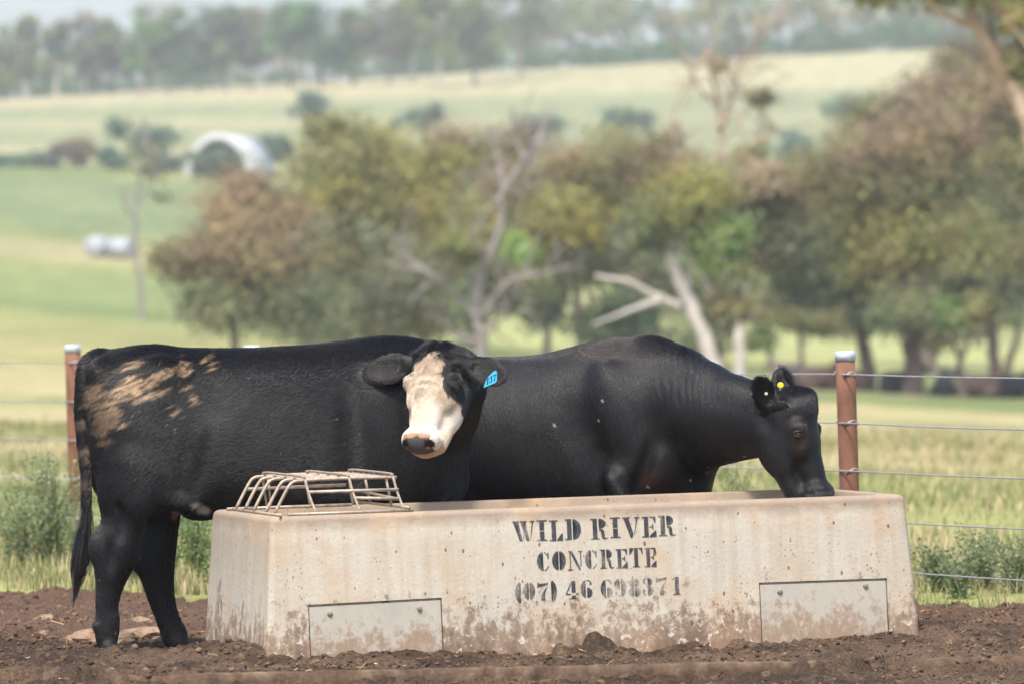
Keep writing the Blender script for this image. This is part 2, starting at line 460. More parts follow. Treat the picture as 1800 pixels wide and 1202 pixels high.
def build_trough():
    root = empty('feed_trough'); root.matrix_world = TROUGH_M
    tag(root, 'long cream concrete feed trough with black stencilled lettering, standing in the mud', 'trough')
    f = 0.045
    def ring(x0, x1, y0, y1, z, r, k=5):
        pts = []
        for (cx, cy, a0) in ((x1 - r, y0 + r, -90), (x1 - r, y1 - r, 0), (x0 + r, y1 - r, 90), (x0 + r, y0 + r, 180)):
            for i in range(k + 1):
                a = math.radians(a0 + 90 * i / k)
                pts.append((cx + r * math.cos(a), cy + r * math.sin(a), z))
        return pts
    rings = []
    def outer(h, ins, r):
        g = f * (1 - h / T_H)
        return ring(-g + ins, T_LEN + g - ins, -g + ins, T_DEP + g - ins, h, r)
    for h in np.linspace(0, T_H - 0.024, 7): rings.append(outer(h, 0, 0.028))
    for a in (25, 50, 75, 90):
        b = math.radians(a); rings.append(outer(T_H - 0.024 + 0.024 * math.sin(b), 0.024 * (1 - math.cos(b)), 0.03))
    def inner(ins, h): return ring(ins, T_LEN - ins, ins, T_DEP - ins, h, 0.04)
    rings += [inner(0.072, T_H), inner(0.080, T_H - 0.003), inner(0.084, T_H - 0.012), inner(0.105, 0.50), inner(0.16, 0.30)]
    n = len(rings[0])
    V = [p for r in rings for p in r]
    F = [[i * n + j, i * n + (j + 1) % n, (i + 1) * n + (j + 1) % n, (i + 1) * n + j] for i in range(len(rings) - 1) for j in range(n)]
    me = bpy.data.meshes.new('basin')
    me.from_pydata(V, [], F + [list(range(n))[::-1], [(len(rings) - 1) * n + j for j in range(n)]])
    me.update()
    tmp = bpy.data.objects.new('tmp_basin', me); COL.objects.link(tmp)
    cutters = []
    plates = [(0.150, 0.757, 0.275, 0.283), (2.232, 2.842, 0.292, 0.289)]
    for (a, b, h0, h1) in plates:
        v = []
        for dep in (-0.08, 0.017):
            for (s, h) in ((a, 0.012), (b, 0.012), (b, h1), (a, h0)):
                v.append((s, face_d(h) + dep, h))
        cm = bpy.data.meshes.new('cut'); cm.from_pydata(v, [], [(0, 1, 2, 3), (7, 6, 5, 4), (0, 4, 5, 1), (1, 5, 6, 2), (2, 6, 7, 3), (3, 7, 4, 0)]); cm.update()
        co = bpy.data.objects.new('cut', cm); COL.objects.link(co); cutters.append(co)
        md = tmp.modifiers.new('b', 'BOOLEAN'); md.operation = 'DIFFERENCE'; md.object = co; md.solver = 'EXACT'
    dg = bpy.context.evaluated_depsgraph_get()
    me2 = bpy.data.meshes.new_from_object(tmp.evaluated_get(dg)); me2.name = 'basin'
    for o in [tmp] + cutters: bpy.data.objects.remove(o, do_unlink=True)
    me2.materials.clear()
    # smooth only round the bends
    me2.shade_smooth()
    bmx = bmesh.new(); bmx.from_mesh(me2)
    for e in bmx.edges: e.smooth = e.calc_face_angle(3.0) < math.radians(32)
    bmx.to_mesh(me2); bmx.free()
    conc = mat_concrete()
    obj('basin', me2, conc, root)
    # steel access plates let into the front
    t = NT('weathered_zinc_plate'); v = t.coord('Object')
    n1 = t.noise(v, 5, 6, 0.65); n2 = t.noise(v, 40, 4, 0.6); n3 = t.noise(t.coord('Object', (1, 1, .8), (0, 4, 0)), 24, 8, 0.78, 0.15)
    c = t.ramp(n1, [(0.3, (.37, .345, .295)), (0.7, (.47, .43, .355))])
    c = t.mix(t.ramp(n2, [(0.5, 0.0), (0.75, 0.3)]), c, (.42, .37, .30))
    sep = t.node('ShaderNodeSeparateXYZ'); t.link(v, sep.inputs[0])
    low = t.math('SUBTRACT', 0.40, t.math('MULTIPLY', sep.outputs[2], 2.1))
    thr = t.math('ADD', t.math('SUBTRACT', n3, 0.5), t.math('MULTIPLY', t.math('ADD', low, t.math('SUBTRACT', n1, 0.5)), 0.5))
    c = t.mix(t.ramp(thr, [(-0.02, 0.0), (0.16, 0.85)]), c, (.27, .18, .115))
    t.bump(n2, 0.2, 0.003)
    zinc = t.base(c, 0.75, 0.25); t.bsdf.inputs['Metallic'].default_value = 0.0
    bolt_m = mat_vary('dull_bolt_steel', (.20, .165, .13), (.32, .27, .215), 60, 0.6, 0.5)
    for pi, (a, b, h0, h1) in enumerate(plates):
        g = 0.006
        v = []
        for dep in (0.004, 0.013):
            for (s, h) in ((a + g, 0.015), (b - g, 0.015), (b - g, h1 - 0.011), (a + g, h0 - 0.011)):
                v.append((s, face_d(h) + dep, h))
        pm = bpy.data.meshes.new('access_plate'); pm.from_pydata(v, [], [(0, 1, 2, 3), (7, 6, 5, 4), (0, 4, 5, 1), (1, 5, 6, 2), (2, 6, 7, 3), (3, 7, 4, 0)]); pm.update()
        po = obj('access_plate', pm, zinc, root)
        po['label'] = ('grey metal access plate at the left end of the trough front', 'grey metal access plate at the right end of the trough front')[pi]
        for q in (0.16, 0.83):
            s = a + (b - a) * q; h = h0 + (h1 - h0) * q - 0.042 + (0.012 if q > 0.5 and pi == 1 else 0)
            d = face_d(h) + 0.004
            th = np.linspace(0, 2 * np.pi, 6, endpoint=False) + q
            Vb = [(s + r * math.cos(x), d - dd, h + r * math.sin(x)) for (r, dd) in ((0.0125, -0.002), (0.0125, 0.006), (0.008, 0.010)) for x in th] + [(s, d - 0.0105, h)]
            Fb = [[i * 6 + j, i * 6 + (j + 1) % 6, (i + 1) * 6 + (j + 1) % 6, (i + 1) * 6 + j] for i in range(2) for j in range(6)]
            bm_ = bpy.data.meshes.new('bolt'); bm_.from_pydata(Vb, [], Fb + [[12 + j, 12 + (j + 1) % 6, 18] for j in range(6)]); bm_.update()
            obj('bolt', bm_, bolt_m, po)
    # feed lying in the bottom
    xs = np.linspace(0.10, T_LEN - 0.10, 150); ys = np.linspace(0.10, T_DEP - 0.10, 45)
    X, Y = np.meshgrid(xs, ys); Z = 0.50 + 0.05 * (fbm(X * 5, Y * 5, 0, 4) - 0.5)
    i = np.arange(X.size).reshape(X.shape)
    Ff = np.stack([i[:-1, :-1], i[:-1, 1:], i[1:, 1:], i[1:, :-1]], -1).reshape(-1, 4)
    feed = mat_vary('mixed_feed', (.16, .11, .06), (.36, .27, .15), 60, 0.95, 0.1, 0.8, 0.01)
    fo = obj('loose_feed', mesh_np('loose_feed', np.stack([X, Y, Z], -1).reshape(-1, 3), Ff, smooth=True), feed)
    fo.matrix_world = TROUGH_M
    tag(fo, 'brown loose feed lying inside the concrete trough', 'feed', kind='stuff')
    build_lettering(root)
    return root

# stencil capitals and figures, drawn as outlines in a box of height 1
def R(x0, y0, x1, y1): return [(x0, y0), (x1, y0), (x1, y1), (x0, y1)]
def arc(cx, cy, ro, so, ri, si, a0, a1, n=14):
    """crescent between an outer ellipse (ro,so) and an inner one (ri,si)"""
    A = np.radians(np.linspace(a0, a1, n))
    o = [(cx + ro * math.cos(a), cy + so * math.sin(a)) for a in A]
    i = [(cx + ri * math.cos(a), cy + si * math.sin(a)) for a in A[::-1]]
    return o + i
def ringO(cx, cy, rx, ry, th, tn, gap=14):
    ri, si = rx - th, ry - tn
    return [arc(cx, cy, rx, ry, ri, si, 90 + gap, 270 - gap), arc(cx, cy, rx, ry, ri, si, -90 + gap, 90 - gap)]
S = 0.07
GLYPH = {
 'W': (1.00, [[(.03, .93), (.27, .93), (.44, .04), (.30, .04)], [(.37, .93), (.60, .93), (.76, .04), (.62, .04)], [(.46, .10), (.49, .10), (.52, .42), (.50, .50)],
              [(.79, .08), (.82, .14), (.95, .93), (.88, .93)], R(0, .93, .30, 1), R(.34, .93, .64, 1), R(.80, .93, 1.0, 1)]),
 'I': (.46, [R(.12, .0, .34, .46), R(.12, .50, .34, 1), R(.0, 0, .11, S), R(.35, 0, .46, S), R(0, 1 - S, .11, 1), R(.35, 1 - S, .46, 1)]),
 'L': (.62, [R(.10, 0, .31, 1), R(0, 0, .09, S), R(0, 1 - S, .09, 1), R(.32, 1 - S, .40, 1), [(.35, 0), (.62, 0), (.62, .36), (.57, .36), (.50, .09), (.35, .07)]]),
 'D': (.74, [R(.09, 0, .30, 1), R(0, 0, .085, S), R(0, 1 - S, .085, 1), arc(.34, .5, .40, .5, .19, .43, -86, 86)]),
 'R': (.80, [R(.09, 0, .30, 1), R(0, 0, .085, S), R(0, 1 - S, .085, 1), R(.31, 0, .39, S), arc(.36, .75, .33, .25, .13, .18, -84, 86),
             [(.42, .49), (.55, .49), (.62, .40), (.64, .12), (.70, .05), (.80, .10), (.80, .06), (.72, 0), (.58, 0), (.50, .08), (.46, .38), (.36, .46)]]),
 'V': (.80, [[(.06, .93), (.29, .93), (.50, .20), (.44, .0), (.36, .0)], [(.52, .12), (.55, .16), (.72, .93), (.65, .93)], R(0, .935, .34, 1), R(.56, .935, .80, 1)]),
 'E': (.66, [R(.09, 0, .30, 1), R(0, 0, .085, S), R(0, 1 - S, .085, 1), [(.34, 0), (.66, 0), (.66, .32), (.61, .32), (.52, .09), (.34, S)],
             [(.34, 1), (.64, 1), (.64, .70), (.59, .70), (.50, .92), (.34, 1 - S)], [(.34, .47), (.44, .47), (.50, .36), (.53, .36), (.53, .66), (.50, .66), (.44, .54), (.34, .54)]]),
 'C': (.74, [arc(.38, .5, .38, .5, .16, .43, 100, 260), arc(.38, .5, .30, .5, .24, .43, 38, 82, 7) , R(.60, .62, .67, .95), arc(.38, .5, .33, .5, .27, .43, -82, -30, 7)]),
 'O': (.78, ringO(.39, .5, .39, .5, .22, .06, 8)),
 'N': (.86, [R(.11, 0, .17, .9), R(0, 0, .28, S), [(.02, 1), (.26, 1), (.70, .14), (.70, 0), (.62, 0), (.19, .82)], R(.71, .22, .77, .93), R(.60, .935, .86, 1)]),
 'T': (.76, [R(.27, 0, .49, 1), R(.17, 0, .26, S), R(.50, 0, .59, S), [(.24, 1), (0, 1), (0, .66), (.05, .66), (.12, .90), (.24, .93)], [(.52, 1), (.76, 1), (.76, .66), (.71, .66), (.64, .90), (.52, .93)]]),
 '(': (.26, [arc(.42, .45, .40, .66, .22, .60, 115, 245)]),
 ')': (.26, [arc(-.16, .45, .40, .66, .22, .60, -65, 65)]),
 '0': (.62, ringO(.31, .5, .31, .5, .18, .07, 12)),
 '7': (.62, [[(.02, 1), (.08, 1), (.14, .92), (.40, .94), (.60, 1), (.60, .86), (.44, .80), (.20, .76), (.06, .70), (.02, .70)], [(.55, .76), (.60, .80), (.42, .38), (.42, .0), (.20, .0), (.24, .30), (.38, .56)]]),
 '4': (.70, [R(.32, .36, .54, 1), R(.32, 0, .54, .20), R(.24, 0, .31, S), R(.55, 0, .64, S), [(.0, .24), (.29, .24), (.29, .31), (.08, .31), (.29, .80), (.29, .96), (.0, .30)], R(.57, .24, .68, .31)]),
 '6': (.64, [arc(.32, .5, .32, .5, .12, .44, 100, 258), arc(.34, .29, .30, .29, .10, .23, -84, 84), arc(.36, .80, .24, .20, .16, .14, 20, 96, 7), R(.50, .72, .60, .86)]),
 '9': (.64, [arc(.32, .5, .32, .5, .12, .44, -80, 78), arc(.30, .71, .30, .29, .10, .23, 96, 264), arc(.28, .20, .24, .20, .16, .14, 200, 276, 7), R(.04, .14, .14, .28)]),
 '8': (.66, [arc(.33, .75, .28, .25, .12, .19, 98, 262), arc(.33, .75, .28, .25, .12, .19, -82, 82), arc(.33, .25, .33, .27, .13, .20, 98, 262), arc(.33, .25, .33, .27, .13, .20, -82, 82)]),
 '3': (.62, [arc(.27, .74, .30, .26, .11, .20, -70, 84), arc(.27, .27, .34, .28, .13, .21, -84, 76), arc(.25, .78, .22, .22, .15, .16, 100, 170, 7), R(.03, .66, .15, .80), arc(.25, .24, .24, .24, .17, .17, 190, 262, 7), R(.01, .20, .14, .36)]),
 '1': (.44, [R(.14, .0, .36, 1), R(.04, 0, .13, S), R(.37, 0, .44, S), [(.0, .82), (.12, .88), (.12, .96), (.0, .88)]]),
}
def build_lettering(root):
    t = NT('worn_black_stencil_paint')
    v = t.coord('Object')
    n1 = t.noise(v, 26, 6, 0.7); n2 = t.noise(t.coord('Object', (60, 60, 12)), 1.0, 3, 0.6); n3 = t.noise(v, 4, 2, 0.5)
    c = t.ramp(n1, [(0.3, (.030, .033, .042)), (0.7, (.075, .080, .092))])
    t.base(c, 0.8, 0.2)
    w = t.math('ADD', t.math('MULTIPLY', n1, 0.8), t.math('ADD', t.math('MULTIPLY', n2, 0.5), t.math('MULTIPLY', n3, 0.9)))
    sep = t.node('ShaderNodeSeparateXYZ'); t.link(v, sep.inputs[0])
    w = t.math('SUBTRACT', w, t.math('MULTIPLY', t.math('SUBTRACT', sep.outputs[2], 0.42), 0.5))
    a = t.ramp(w, [(0.50, 0.0), (1.0, 0.0)])
    mr = t.node('ShaderNodeMapRange'); t.link(w, mr.inputs[0])
    mr.inputs[1].default_value = 1.02; mr.inputs[2].default_value = 1.34; mr.inputs[3].default_value = 0.86; mr.inputs[4].default_value = 0.22
    tr = t.node('ShaderNodeBsdfTransparent'); mx = t.node('ShaderNodeMixShader')
    t.link(mr.outputs[0], mx.inputs[0]); t.link(tr.outputs[0], mx.inputs[1]); t.link(t.bsdf.outputs[0], mx.inputs[2]); t.link(mx.outputs[0], t.out.inputs[0])
    for (text, s0, s1, h0, h1, dy) in (('WILD RIVER', 1.095, 1.852, 0.512, 0.604, 0.004), ('CONCRETE', 1.200, 1.755, 0.380, 0.466, 0.004), ('(07) 46 698371', 1.092, 1.862, 0.254, 0.334, 0.004)):
        wid, pen, polys = {}, 0.0, []
        for k, ch in enumerate(text):
            if ch == ' ': pen += 0.34; continue
            gw, ps = GLYPH[ch]
            jig = 0.018 * math.sin(k * 2.3)
            if text[0] == '(' and k == len(text) - 1: pen += 0.18
            for p in ps: polys.append([(x + pen, y + jig) for (x, y) in p])
            pen += gw + 0.11 + (0.10 if ch == '(' or text[k + 1:k + 2] == ')' else 0)
        pen -= 0.11
        bm = bmesh.new()
        for p in polys:
            vs = []
            for (x, y) in p:
                s = s0 + (s1 - s0) * x / pen; h = h0 + (h1 - h0) * y
                vs.append(bm.verts.new((s, face_d(h) - 0.0016, h)))
            try: bm.faces.new(vs)
            except ValueError: pass
        bmesh.ops.triangulate(bm, faces=bm.faces[:])
        me = bpy.data.meshes.new('stencil_lettering'); bm.to_mesh(me); bm.free()
        o = obj('stencil_lettering', me, t.m, root)
        o['kind'] = 'stuff'
        o['label'] = {'W': 'top line of black stencilled capitals', 'C': 'middle line of black stencilled capitals', '(': 'stencilled telephone number'}[text[0]]

build_trough()

# ------------------------------------------------------------------ welded rod cage lying on the trough
def build_cage():
    root = empty('rod_cage'); root.matrix_world = TROUGH_M @ Matrix.Translation((0.05, 0.44, T_H))
    tag(root, 'low welded cage of bent steel rods lying on the left end of the trough', 'cage')
    m = mat_vary('mud_dusted_rod', (.30, .225, .155), (.52, .44, .35), 45, 0.55, 0.5, 0.3, 0.002)
    m.node_tree.nodes['Principled BSDF'].inputs['Metallic'].default_value = 0.35
    ox, oy = 0.05, 0.44
    def rod(pts, r=0.0062, k=10):
        P = smooth_line(np.array(pts) - np.array([ox, oy, 0]), k) if len(pts) > 2 else np.array(pts, float) - np.array([ox, oy, 0])
        V, F = tube_vf(P, r, 8)
        obj('rod', mesh_np('rod', V, F, smooth=True), m, root)
    b, tp = 0.0075, 0.150
    for k, d in enumerate((0.10, 0.27, 0.44, 0.61, 0.78)):
        x = 0.045 + 0.006 * math.sin(k * 2.1)
        rod([(x, d, 0.012), (x + 0.040, d, 0.085), (x + 0.068, d, 0.130), (x + 0.085, d, tp - 0.006), (x + 0.12, d, tp), (x + 0.30, d, tp + 0.004), (0.60, d, tp + 0.001)], 0.0075, 26)
    for s in (0.182, 0.382, 0.582):
        rod([(s + 0.034, 0.045, b), (s + 0.012, 0.075, 0.09), (s, 0.095, tp + 0.006), (s - 0.002, 0.125, tp + 0.016), (s, 0.44, tp + 0.018), (s, 0.755, tp + 0.017), (s + 0.001, 0.80, tp), (s + 0.014, 0.83, 0.08), (s + 0.03, 0.845, b)], 0.006, 44)
    rod([(0.19, 0.078, 0.100), (0.60, 0.074, 0.098)], 0.0075)
    rod([(0.395, 0.068, 0.068), (0.605, 0.066, 0.058)], 0.0075)
    rod([(0.10, 0.815, 0.094), (0.57, 0.815, 0.098)], 0.0075)
    rod([(0.02, 0.83, b), (0.60, 0.83, b)], 0.0075)
    rod([(0.085, 0.035, b), (0.655, 0.030, b)], 0.0062)
    rod([(0.045, 0.00, b - 0.001), (0.045, 0.87, b - 0.001)], 0.0062)
    rod([(0.632, 0.02, b + 0.012), (0.628, 0.86, b + 0.012)], 0.0062)
    for d in (0.28, 0.62): rod([(0.602, d, tp), (0.628, d, b + 0.01)], 0.0062)
    rod([(0.21, 0.82, 0.145), (0.225, 0.832, b)], 0.006)
    rod([(0.608, 0.09, 0.055), (0.606, 0.80, 0.075)], 0.0062)
build_cage()

# ------------------------------------------------------------------ concrete apron edge under the mud
def build_apron():
    th = math.atan(0.3075)
    root = empty('concrete_apron', (-3.0, float(APRON(-3.0)), 0), th)
    tag(root, kind='structure')
    t = NT('muddy_apron_concrete'); v = t.coord('Object')
    n = t.noise(v, 9, 6, 0.65); n2 = t.noise(v, 55, 4, 0.6)
    c = t.ramp(n, [(0.38, (.060, .038, .025)), (0.56, (.13, .086, .056)), (0.76, (.27, .20, .14))])
    c = t.mix(t.ramp(n2, [(0.5, 0), (0.75, 0.6)]), c, (.17, .11, .075))
    t.bump(n2, 0.6, 0.006)
    m = t.base(c, 0.9, 0.2)
    L = 6.6; nx = 300
    xs = np.linspace(0, L, nx)
    prof = [(0.0, -0.16), (-0.004, -0.02), (0.003, 0.010), (0.012, 0.016), (0.055, 0.016), (0.32, -0.02)]
    V = []
    for x in xs:
        j = 0.007 * (fbm(x * 6, 0.5, 0, 4) - 0.5) * 2
        dip = 0.016 * sstep(0.55, 0.7, fbm(x * 2.3, 3.3, 0, 3))
        for k, (d, z) in enumerate(prof):
            V.append((x, d + j * (k in (1, 2, 3)), z - (dip + abs(j) * 0.5) * (k in (2, 3, 4)) + 0.012 * x / L))
    n_ = len(prof)
    F = [[i * n_ + k, (i + 1) * n_ + k, (i + 1) * n_ + k + 1, i * n_ + k + 1] for i in range(nx - 1) for k in range(n_ - 1)]
    obj('slab', mesh_np('slab', np.array(V), np.array(F), smooth=False), m, root)
build_apron()

# ------------------------------------------------------------------ fence
FX = lambda y: 1.72 - (y - 29.0) / 1.5625
def build_fence():
    root = empty('wire_fence', (1.72, 29.0, 0))
    tag(root, 'five strand wire fence on rusty pipe posts running behind the cattle', 'fence')
    t = NT('rusted_pipe'); v = t.coord('Object', (1, 1, 0.5))
    n = t.noise(v, 14, 6, 0.65); n2 = t.noise(v, 70, 4, 0.6)
    c = t.ramp(n, [(0.3, (.155, .070, .042)), (0.6, (.225, .105, .065)), (0.8, (.27, .15, .10))])
    c = t.mix(t.ramp(n2, [(0.5, 0), (0.8, 0.4)]), c, (.12, .06, .04))
    t.bump(n2, 0.3, 0.003); rust = t.base(c, 0.75, 0.35)
    capm = mat_vary('galvanised_cap', (.38, .42, .47), (.55, .59, .64), 30, 0.5, 0.5)
    wirem = mat_vary('dull_fence_wire', (.33, .33, .34), (.50, .50, .50), 40, 0.5, 0.5); wirem.node_tree.nodes['Principled BSDF'].inputs['Metallic'].default_value = 0.5
    u = np.array([-0.539, 0.842, 0])              # along the fence, away to the left
    nrm = np.array([-0.842, -0.539, 0])           # towards the yard
    posts = [(29.0, 0.050, 0.032, 1.305), (34.1, 0.049, 0.022, 1.305), (36.0, 0.050, 0.030, 1.30), (27.0, 0.05, 0.02, 1.30), (38.2, 0.05, 0.02, 1.30)]
    labels = ['rusty pipe post right of the feeding cow', 'post of which only the pale cap shows over the black back', 'rusty pipe post behind the rump', None, None]
    for i, (y, r, lean, top) in enumerate(posts):
        bx = FX(y) - 1.72; by = y - 29.0
        gz = float(ground_z(FX(y), y))
        H = top + 0.25
        zz = np.linspace(-0.25, top - 0.035, 9)
        P = np.stack([bx - lean * (zz - 0.6), np.full(9, by), zz + 0 * gz], 1)
        V, F = tube_vf(P, r, 20)
        po = obj('post', mesh_np('post', V, F, smooth=True), rust, root)
        if labels[i]: po['label'] = labels[i]
        zc = np.array([top - 0.050, top - 0.006, top - 0.001, top])
        P = np.stack([bx - lean * (zc - 0.6), np.full(4, by), zc], 1)
        V, F = tube_vf(P, [r + 0.003, r + 0.003, r * 0.93, r * 0.70], 20)
        obj('cap', mesh_np('cap', V, F, smooth=True), capm, po)
        for z in (1.188, .942, .698, .452, .208):        # a twist of tie wire at each strand
            th = np.linspace(0.2, 5.6, 18)
            c0 = np.array([bx - lean * (z - 0.6), by, z])
            Pt = c0 + (r + 0.006) * (np.cos(th)[:, None] * nrm + np.sin(th)[:, None] * u) + np.stack([0 * th, 0 * th, 0.012 * np.sin(3 * th)], 1)
            V, F = tube_vf(Pt, 0.0035, 5)
            obj('tie', mesh_np('tie', V, F, smooth=True), wirem, po)
    for k, z in enumerate((1.188, .942, .698, .452, .208)):
        ys = np.linspace(20.5, 44, 110)
        yp = np.array([20.5, 24.8, 27.0, 29.0, 34.1, 36.0, 38.2, 44])
        s = np.zeros(110)
        for a, b in zip(yp[:-1], yp[1:]):
            q = (ys - a) / (b - a); ok = (q >= 0) & (q <= 1); s[ok] = -0.006 * (b - a) * 4 * q[ok] * (1 - q[ok])
        P = np.stack([np.array([FX(y) for y in ys]) - 1.72, ys - 29.0, z + s * (0.6 + 0.3 * math.sin(k * 1.9)) + 0.004 * (fbm(ys * 1.3, k * 3.1) - 0.5)], 1) + nrm * 0.058
        V, F = tube_vf(P, 0.0042, 6)
        obj('wire', mesh_np('wire', V, F, smooth=True), wirem, root)
build_fence()

# ------------------------------------------------------------------ cattle: one skin each, grown from a distance field
class Field:
    def __init__(s, lo, hi, h):
        s.lo = np.array(lo, float); s.h = h
        s.n = np.ceil((np.array(hi, float) - s.lo) / h).astype(int) + 1
        s.F = np.full(s.n, 0.5, np.float32)
        s.ax = [s.lo[i] + h * np.arange(s.n[i]) for i in range(3)]
    def sl(s, lo, hi):
        a = np.clip(np.floor((np.array(lo) - s.lo) / s.h).astype(int), 0, s.n - 1)
        b = np.clip(np.ceil((np.array(hi) - s.lo) / s.h).astype(int) + 1, 1, s.n)
        g = np.meshgrid(s.ax[0][a[0]:b[0]], s.ax[1][a[1]:b[1]], s.ax[2][a[2]:b[2]], indexing='ij', sparse=True)
        return (slice(a[0], b[0]), slice(a[1], b[1]), slice(a[2], b[2])), g
    def put(s, fun, lo, hi, k, cut=False):
        m = k + 0.03
        q, g = s.sl(np.array(lo) - m, np.array(hi) + m)
        d = fun(*g); f = s.F[q]
        if cut:
            hh = np.maximum(k - np.abs(f + d), 0) / k
            s.F[q] = np.maximum(f, -d) + hh * hh * k * 0.25
        else:
            hh = np.maximum(k - np.abs(f - d), 0) / k
            s.F[q] = np.minimum(f, d) - hh * hh * k * 0.25
    def ell(s, c, r, k=0.05, R3=None, cut=False):
        c = np.array(c, float); r = np.array(r, float)
        if R3 is None: R3 = np.eye(3)
        R3 = np.array(R3, float)                      # rows: the ellipsoid's own axes
        ext = np.sqrt(((R3 * r[:, None]) ** 2).sum(0))
        def fun(x, y, z):
            X, Y, Z = x - c[0], y - c[1], z - c[2]
            a = [R3[i, 0] * X + R3[i, 1] * Y + R3[i, 2] * Z for i in range(3)]
            k0 = np.sqrt(sum((a[i] / r[i]) ** 2 for i in range(3)))
            k1 = np.sqrt(sum((a[i] / r[i] ** 2) ** 2 for i in range(3))) + 1e-6
            return k0 * (k0 - 1) / k1
        s.put(fun, c - ext, c + ext, k, cut)
    def cap(s, a, b, ra, rb, k=0.05, flat=None, cut=False):
        a = np.array(a, float); b = np.array(b, float); ba = b - a; L2 = ba @ ba
        r = max(ra, rb) * (max(1, flat[1]) if flat else 1)
        def fun(x, y, z):
            X, Y, Z = x - a[0], y - a[1], z - a[2]
            t = np.clip((X * ba[0] + Y * ba[1] + Z * ba[2]) / L2, 0, 1)
            dx, dy, dz = X - t * ba[0], Y - t * ba[1], Z - t * ba[2]
            if flat:
                w = np.array(flat[0], float); f = 1 / flat[1] - 1
                p = (dx * w[0] + dy * w[1] + dz * w[2]) * f
                dx, dy, dz = dx + p * w[0], dy + p * w[1], dz + p * w[2]
            d = np.sqrt(dx * dx + dy * dy + dz * dz) - (ra + (rb - ra) * t)
            return d * (min(1, flat[1]) ** 0.5 if flat else 1)
        s.put(fun, np.minimum(a, b) - r, np.maximum(a, b) + r, k, cut)
    def chain(s, pts, k=0.04, flat=None):
        for p, q in zip(pts[:-1], pts[1:]): s.cap(p[:3], q[:3], p[3], q[3], k, flat)
    def loft(s, prof, k=0.05, power=2.35, pear=0.14):
        """prof rows: x, ztop, zbottom, halfwidth"""
        P = smooth_line(prof, 240); o = np.argsort(P[:, 0]); P = P[o]
        x0, x1 = P[0, 0], P[-1, 0]
        def fun(x, y, z):
            zt = np.interp(x, P[:, 0], P[:, 1]); zb = np.interp(x, P[:, 0], P[:, 2]); w = np.interp(x, P[:, 0], P[:, 3])
            zc = (zt + zb) / 2; hh = np.maximum((zt - zb) / 2, 0.01)
            dz = (z - zc) / hh
            ww = w * (1 - pear * np.clip(dz, -1, 1) - 0.05 * np.clip(dz, -1, 1) ** 2)
            rho = (np.abs(y / ww) ** power + np.abs(dz) ** power) ** (1 / power) + 1e-4
            Rr = np.sqrt(y * y + (z - zc) ** 2) + 1e-3
            d = Rr - Rr / rho
            out = np.maximum(np.maximum(x0 - x, x - x1), -1)
            return np.maximum(d, out)
        m = P[:, 3].max() * 1.2
        s.put(fun, (x0, -m, P[:, 2].min()), (x1, m, P[:, 1].max()), k)
    def mesh(s):
        F = s.F; ins = F < 0
        n = np.array(F.shape) - 1
        cnt = np.zeros(n, np.int8)
        for a in (0, 1):
            for b in (0, 1):
                for c in (0, 1): cnt += ins[a:n[0] + a, b:n[1] + b, c:n[2] + c]
        act = (cnt > 0) & (cnt < 8)
        idx = np.full(n, -1, np.int64); I = np.argwhere(act); idx[act] = np.arange(len(I))
        pos = np.zeros((len(I), 3)); num = np.zeros(len(I))
        cs = [(a, b, c) for a in (0, 1) for b in (0, 1) for c in (0, 1)]
        for p in cs:
            for ax in range(3):
                if p[ax]: continue
                q = list(p); q[ax] = 1
                fa = F[I[:, 0] + p[0], I[:, 1] + p[1], I[:, 2] + p[2]]; fb = F[I[:, 0] + q[0], I[:, 1] + q[1], I[:, 2] + q[2]]
                cr = (fa < 0) != (fb < 0)
                t = np.where(cr, fa / np.where(cr, fa - fb, 1), 0)
                v = np.array(p, float) + t[:, None] * (np.array(q) - np.array(p))
                pos[cr] += v[cr]; num += cr
        V = s.lo + s.h * (I + pos / num[:, None])
        Q = []
        for ax in range(3):
            o1, o2 = [(1, 2), (2, 0), (0, 1)][ax]
            sa = [slice(None)] * 3; sb = [slice(None)] * 3
            sa[ax] = slice(0, n[ax]); sb[ax] = slice(1, n[ax] + 1)
            A = ins[tuple(sa)]; B = ins[tuple(sb)]
            E = np.argwhere(A != B)
            E = E[(E[:, o1] > 0) & (E[:, o2] > 0) & (E[:, o1] < n[o1]) & (E[:, o2] < n[o2])]
            def cell(d1, d2):
                c = E.copy(); c[:, o1] -= d1; c[:, o2] -= d2
                return idx[c[:, 0], c[:, 1], c[:, 2]]
            q = np.stack([cell(1, 1), cell(0, 1), cell(0, 0), cell(1, 0)], 1)
            flip = ~A[E[:, 0], E[:, 1], E[:, 2]]
            q[flip] = q[flip][:, ::-1]
            Q.append(q)
        return V, np.concatenate(Q)

def relax(V, Q, it=2, lam=0.5):
    e = np.concatenate([Q[:, [0, 1]], Q[:, [1, 2]], Q[:, [2, 3]], Q[:, [3, 0]]])
    for _ in range(it):
        S_ = np.zeros_like(V); N = np.zeros(len(V))
        for c in range(3):
            S_[:, c] = np.bincount(e[:, 0], V[e[:, 1], c], len(V)) + np.bincount(e[:, 1], V[e[:, 0], c], len(V))
        N = np.bincount(e[:, 0], minlength=len(V)) + np.bincount(e[:, 1], minlength=len(V))
        V = V + lam * (S_ / np.maximum(N, 1)[:, None] - V)
    return V

def vnormals(V, Q):
    fn = np.cross(V[Q[:, 2]] - V[Q[:, 0]], V[Q[:, 3]] - V[Q[:, 1]])
    N = np.zeros_like(V)
    for k in range(4):
        for c in range(3): N[:, c] += np.bincount(Q[:, k], fn[:, c], len(V))
    return N / (np.linalg.norm(N, axis=1, keepdims=True) + 1e-12)

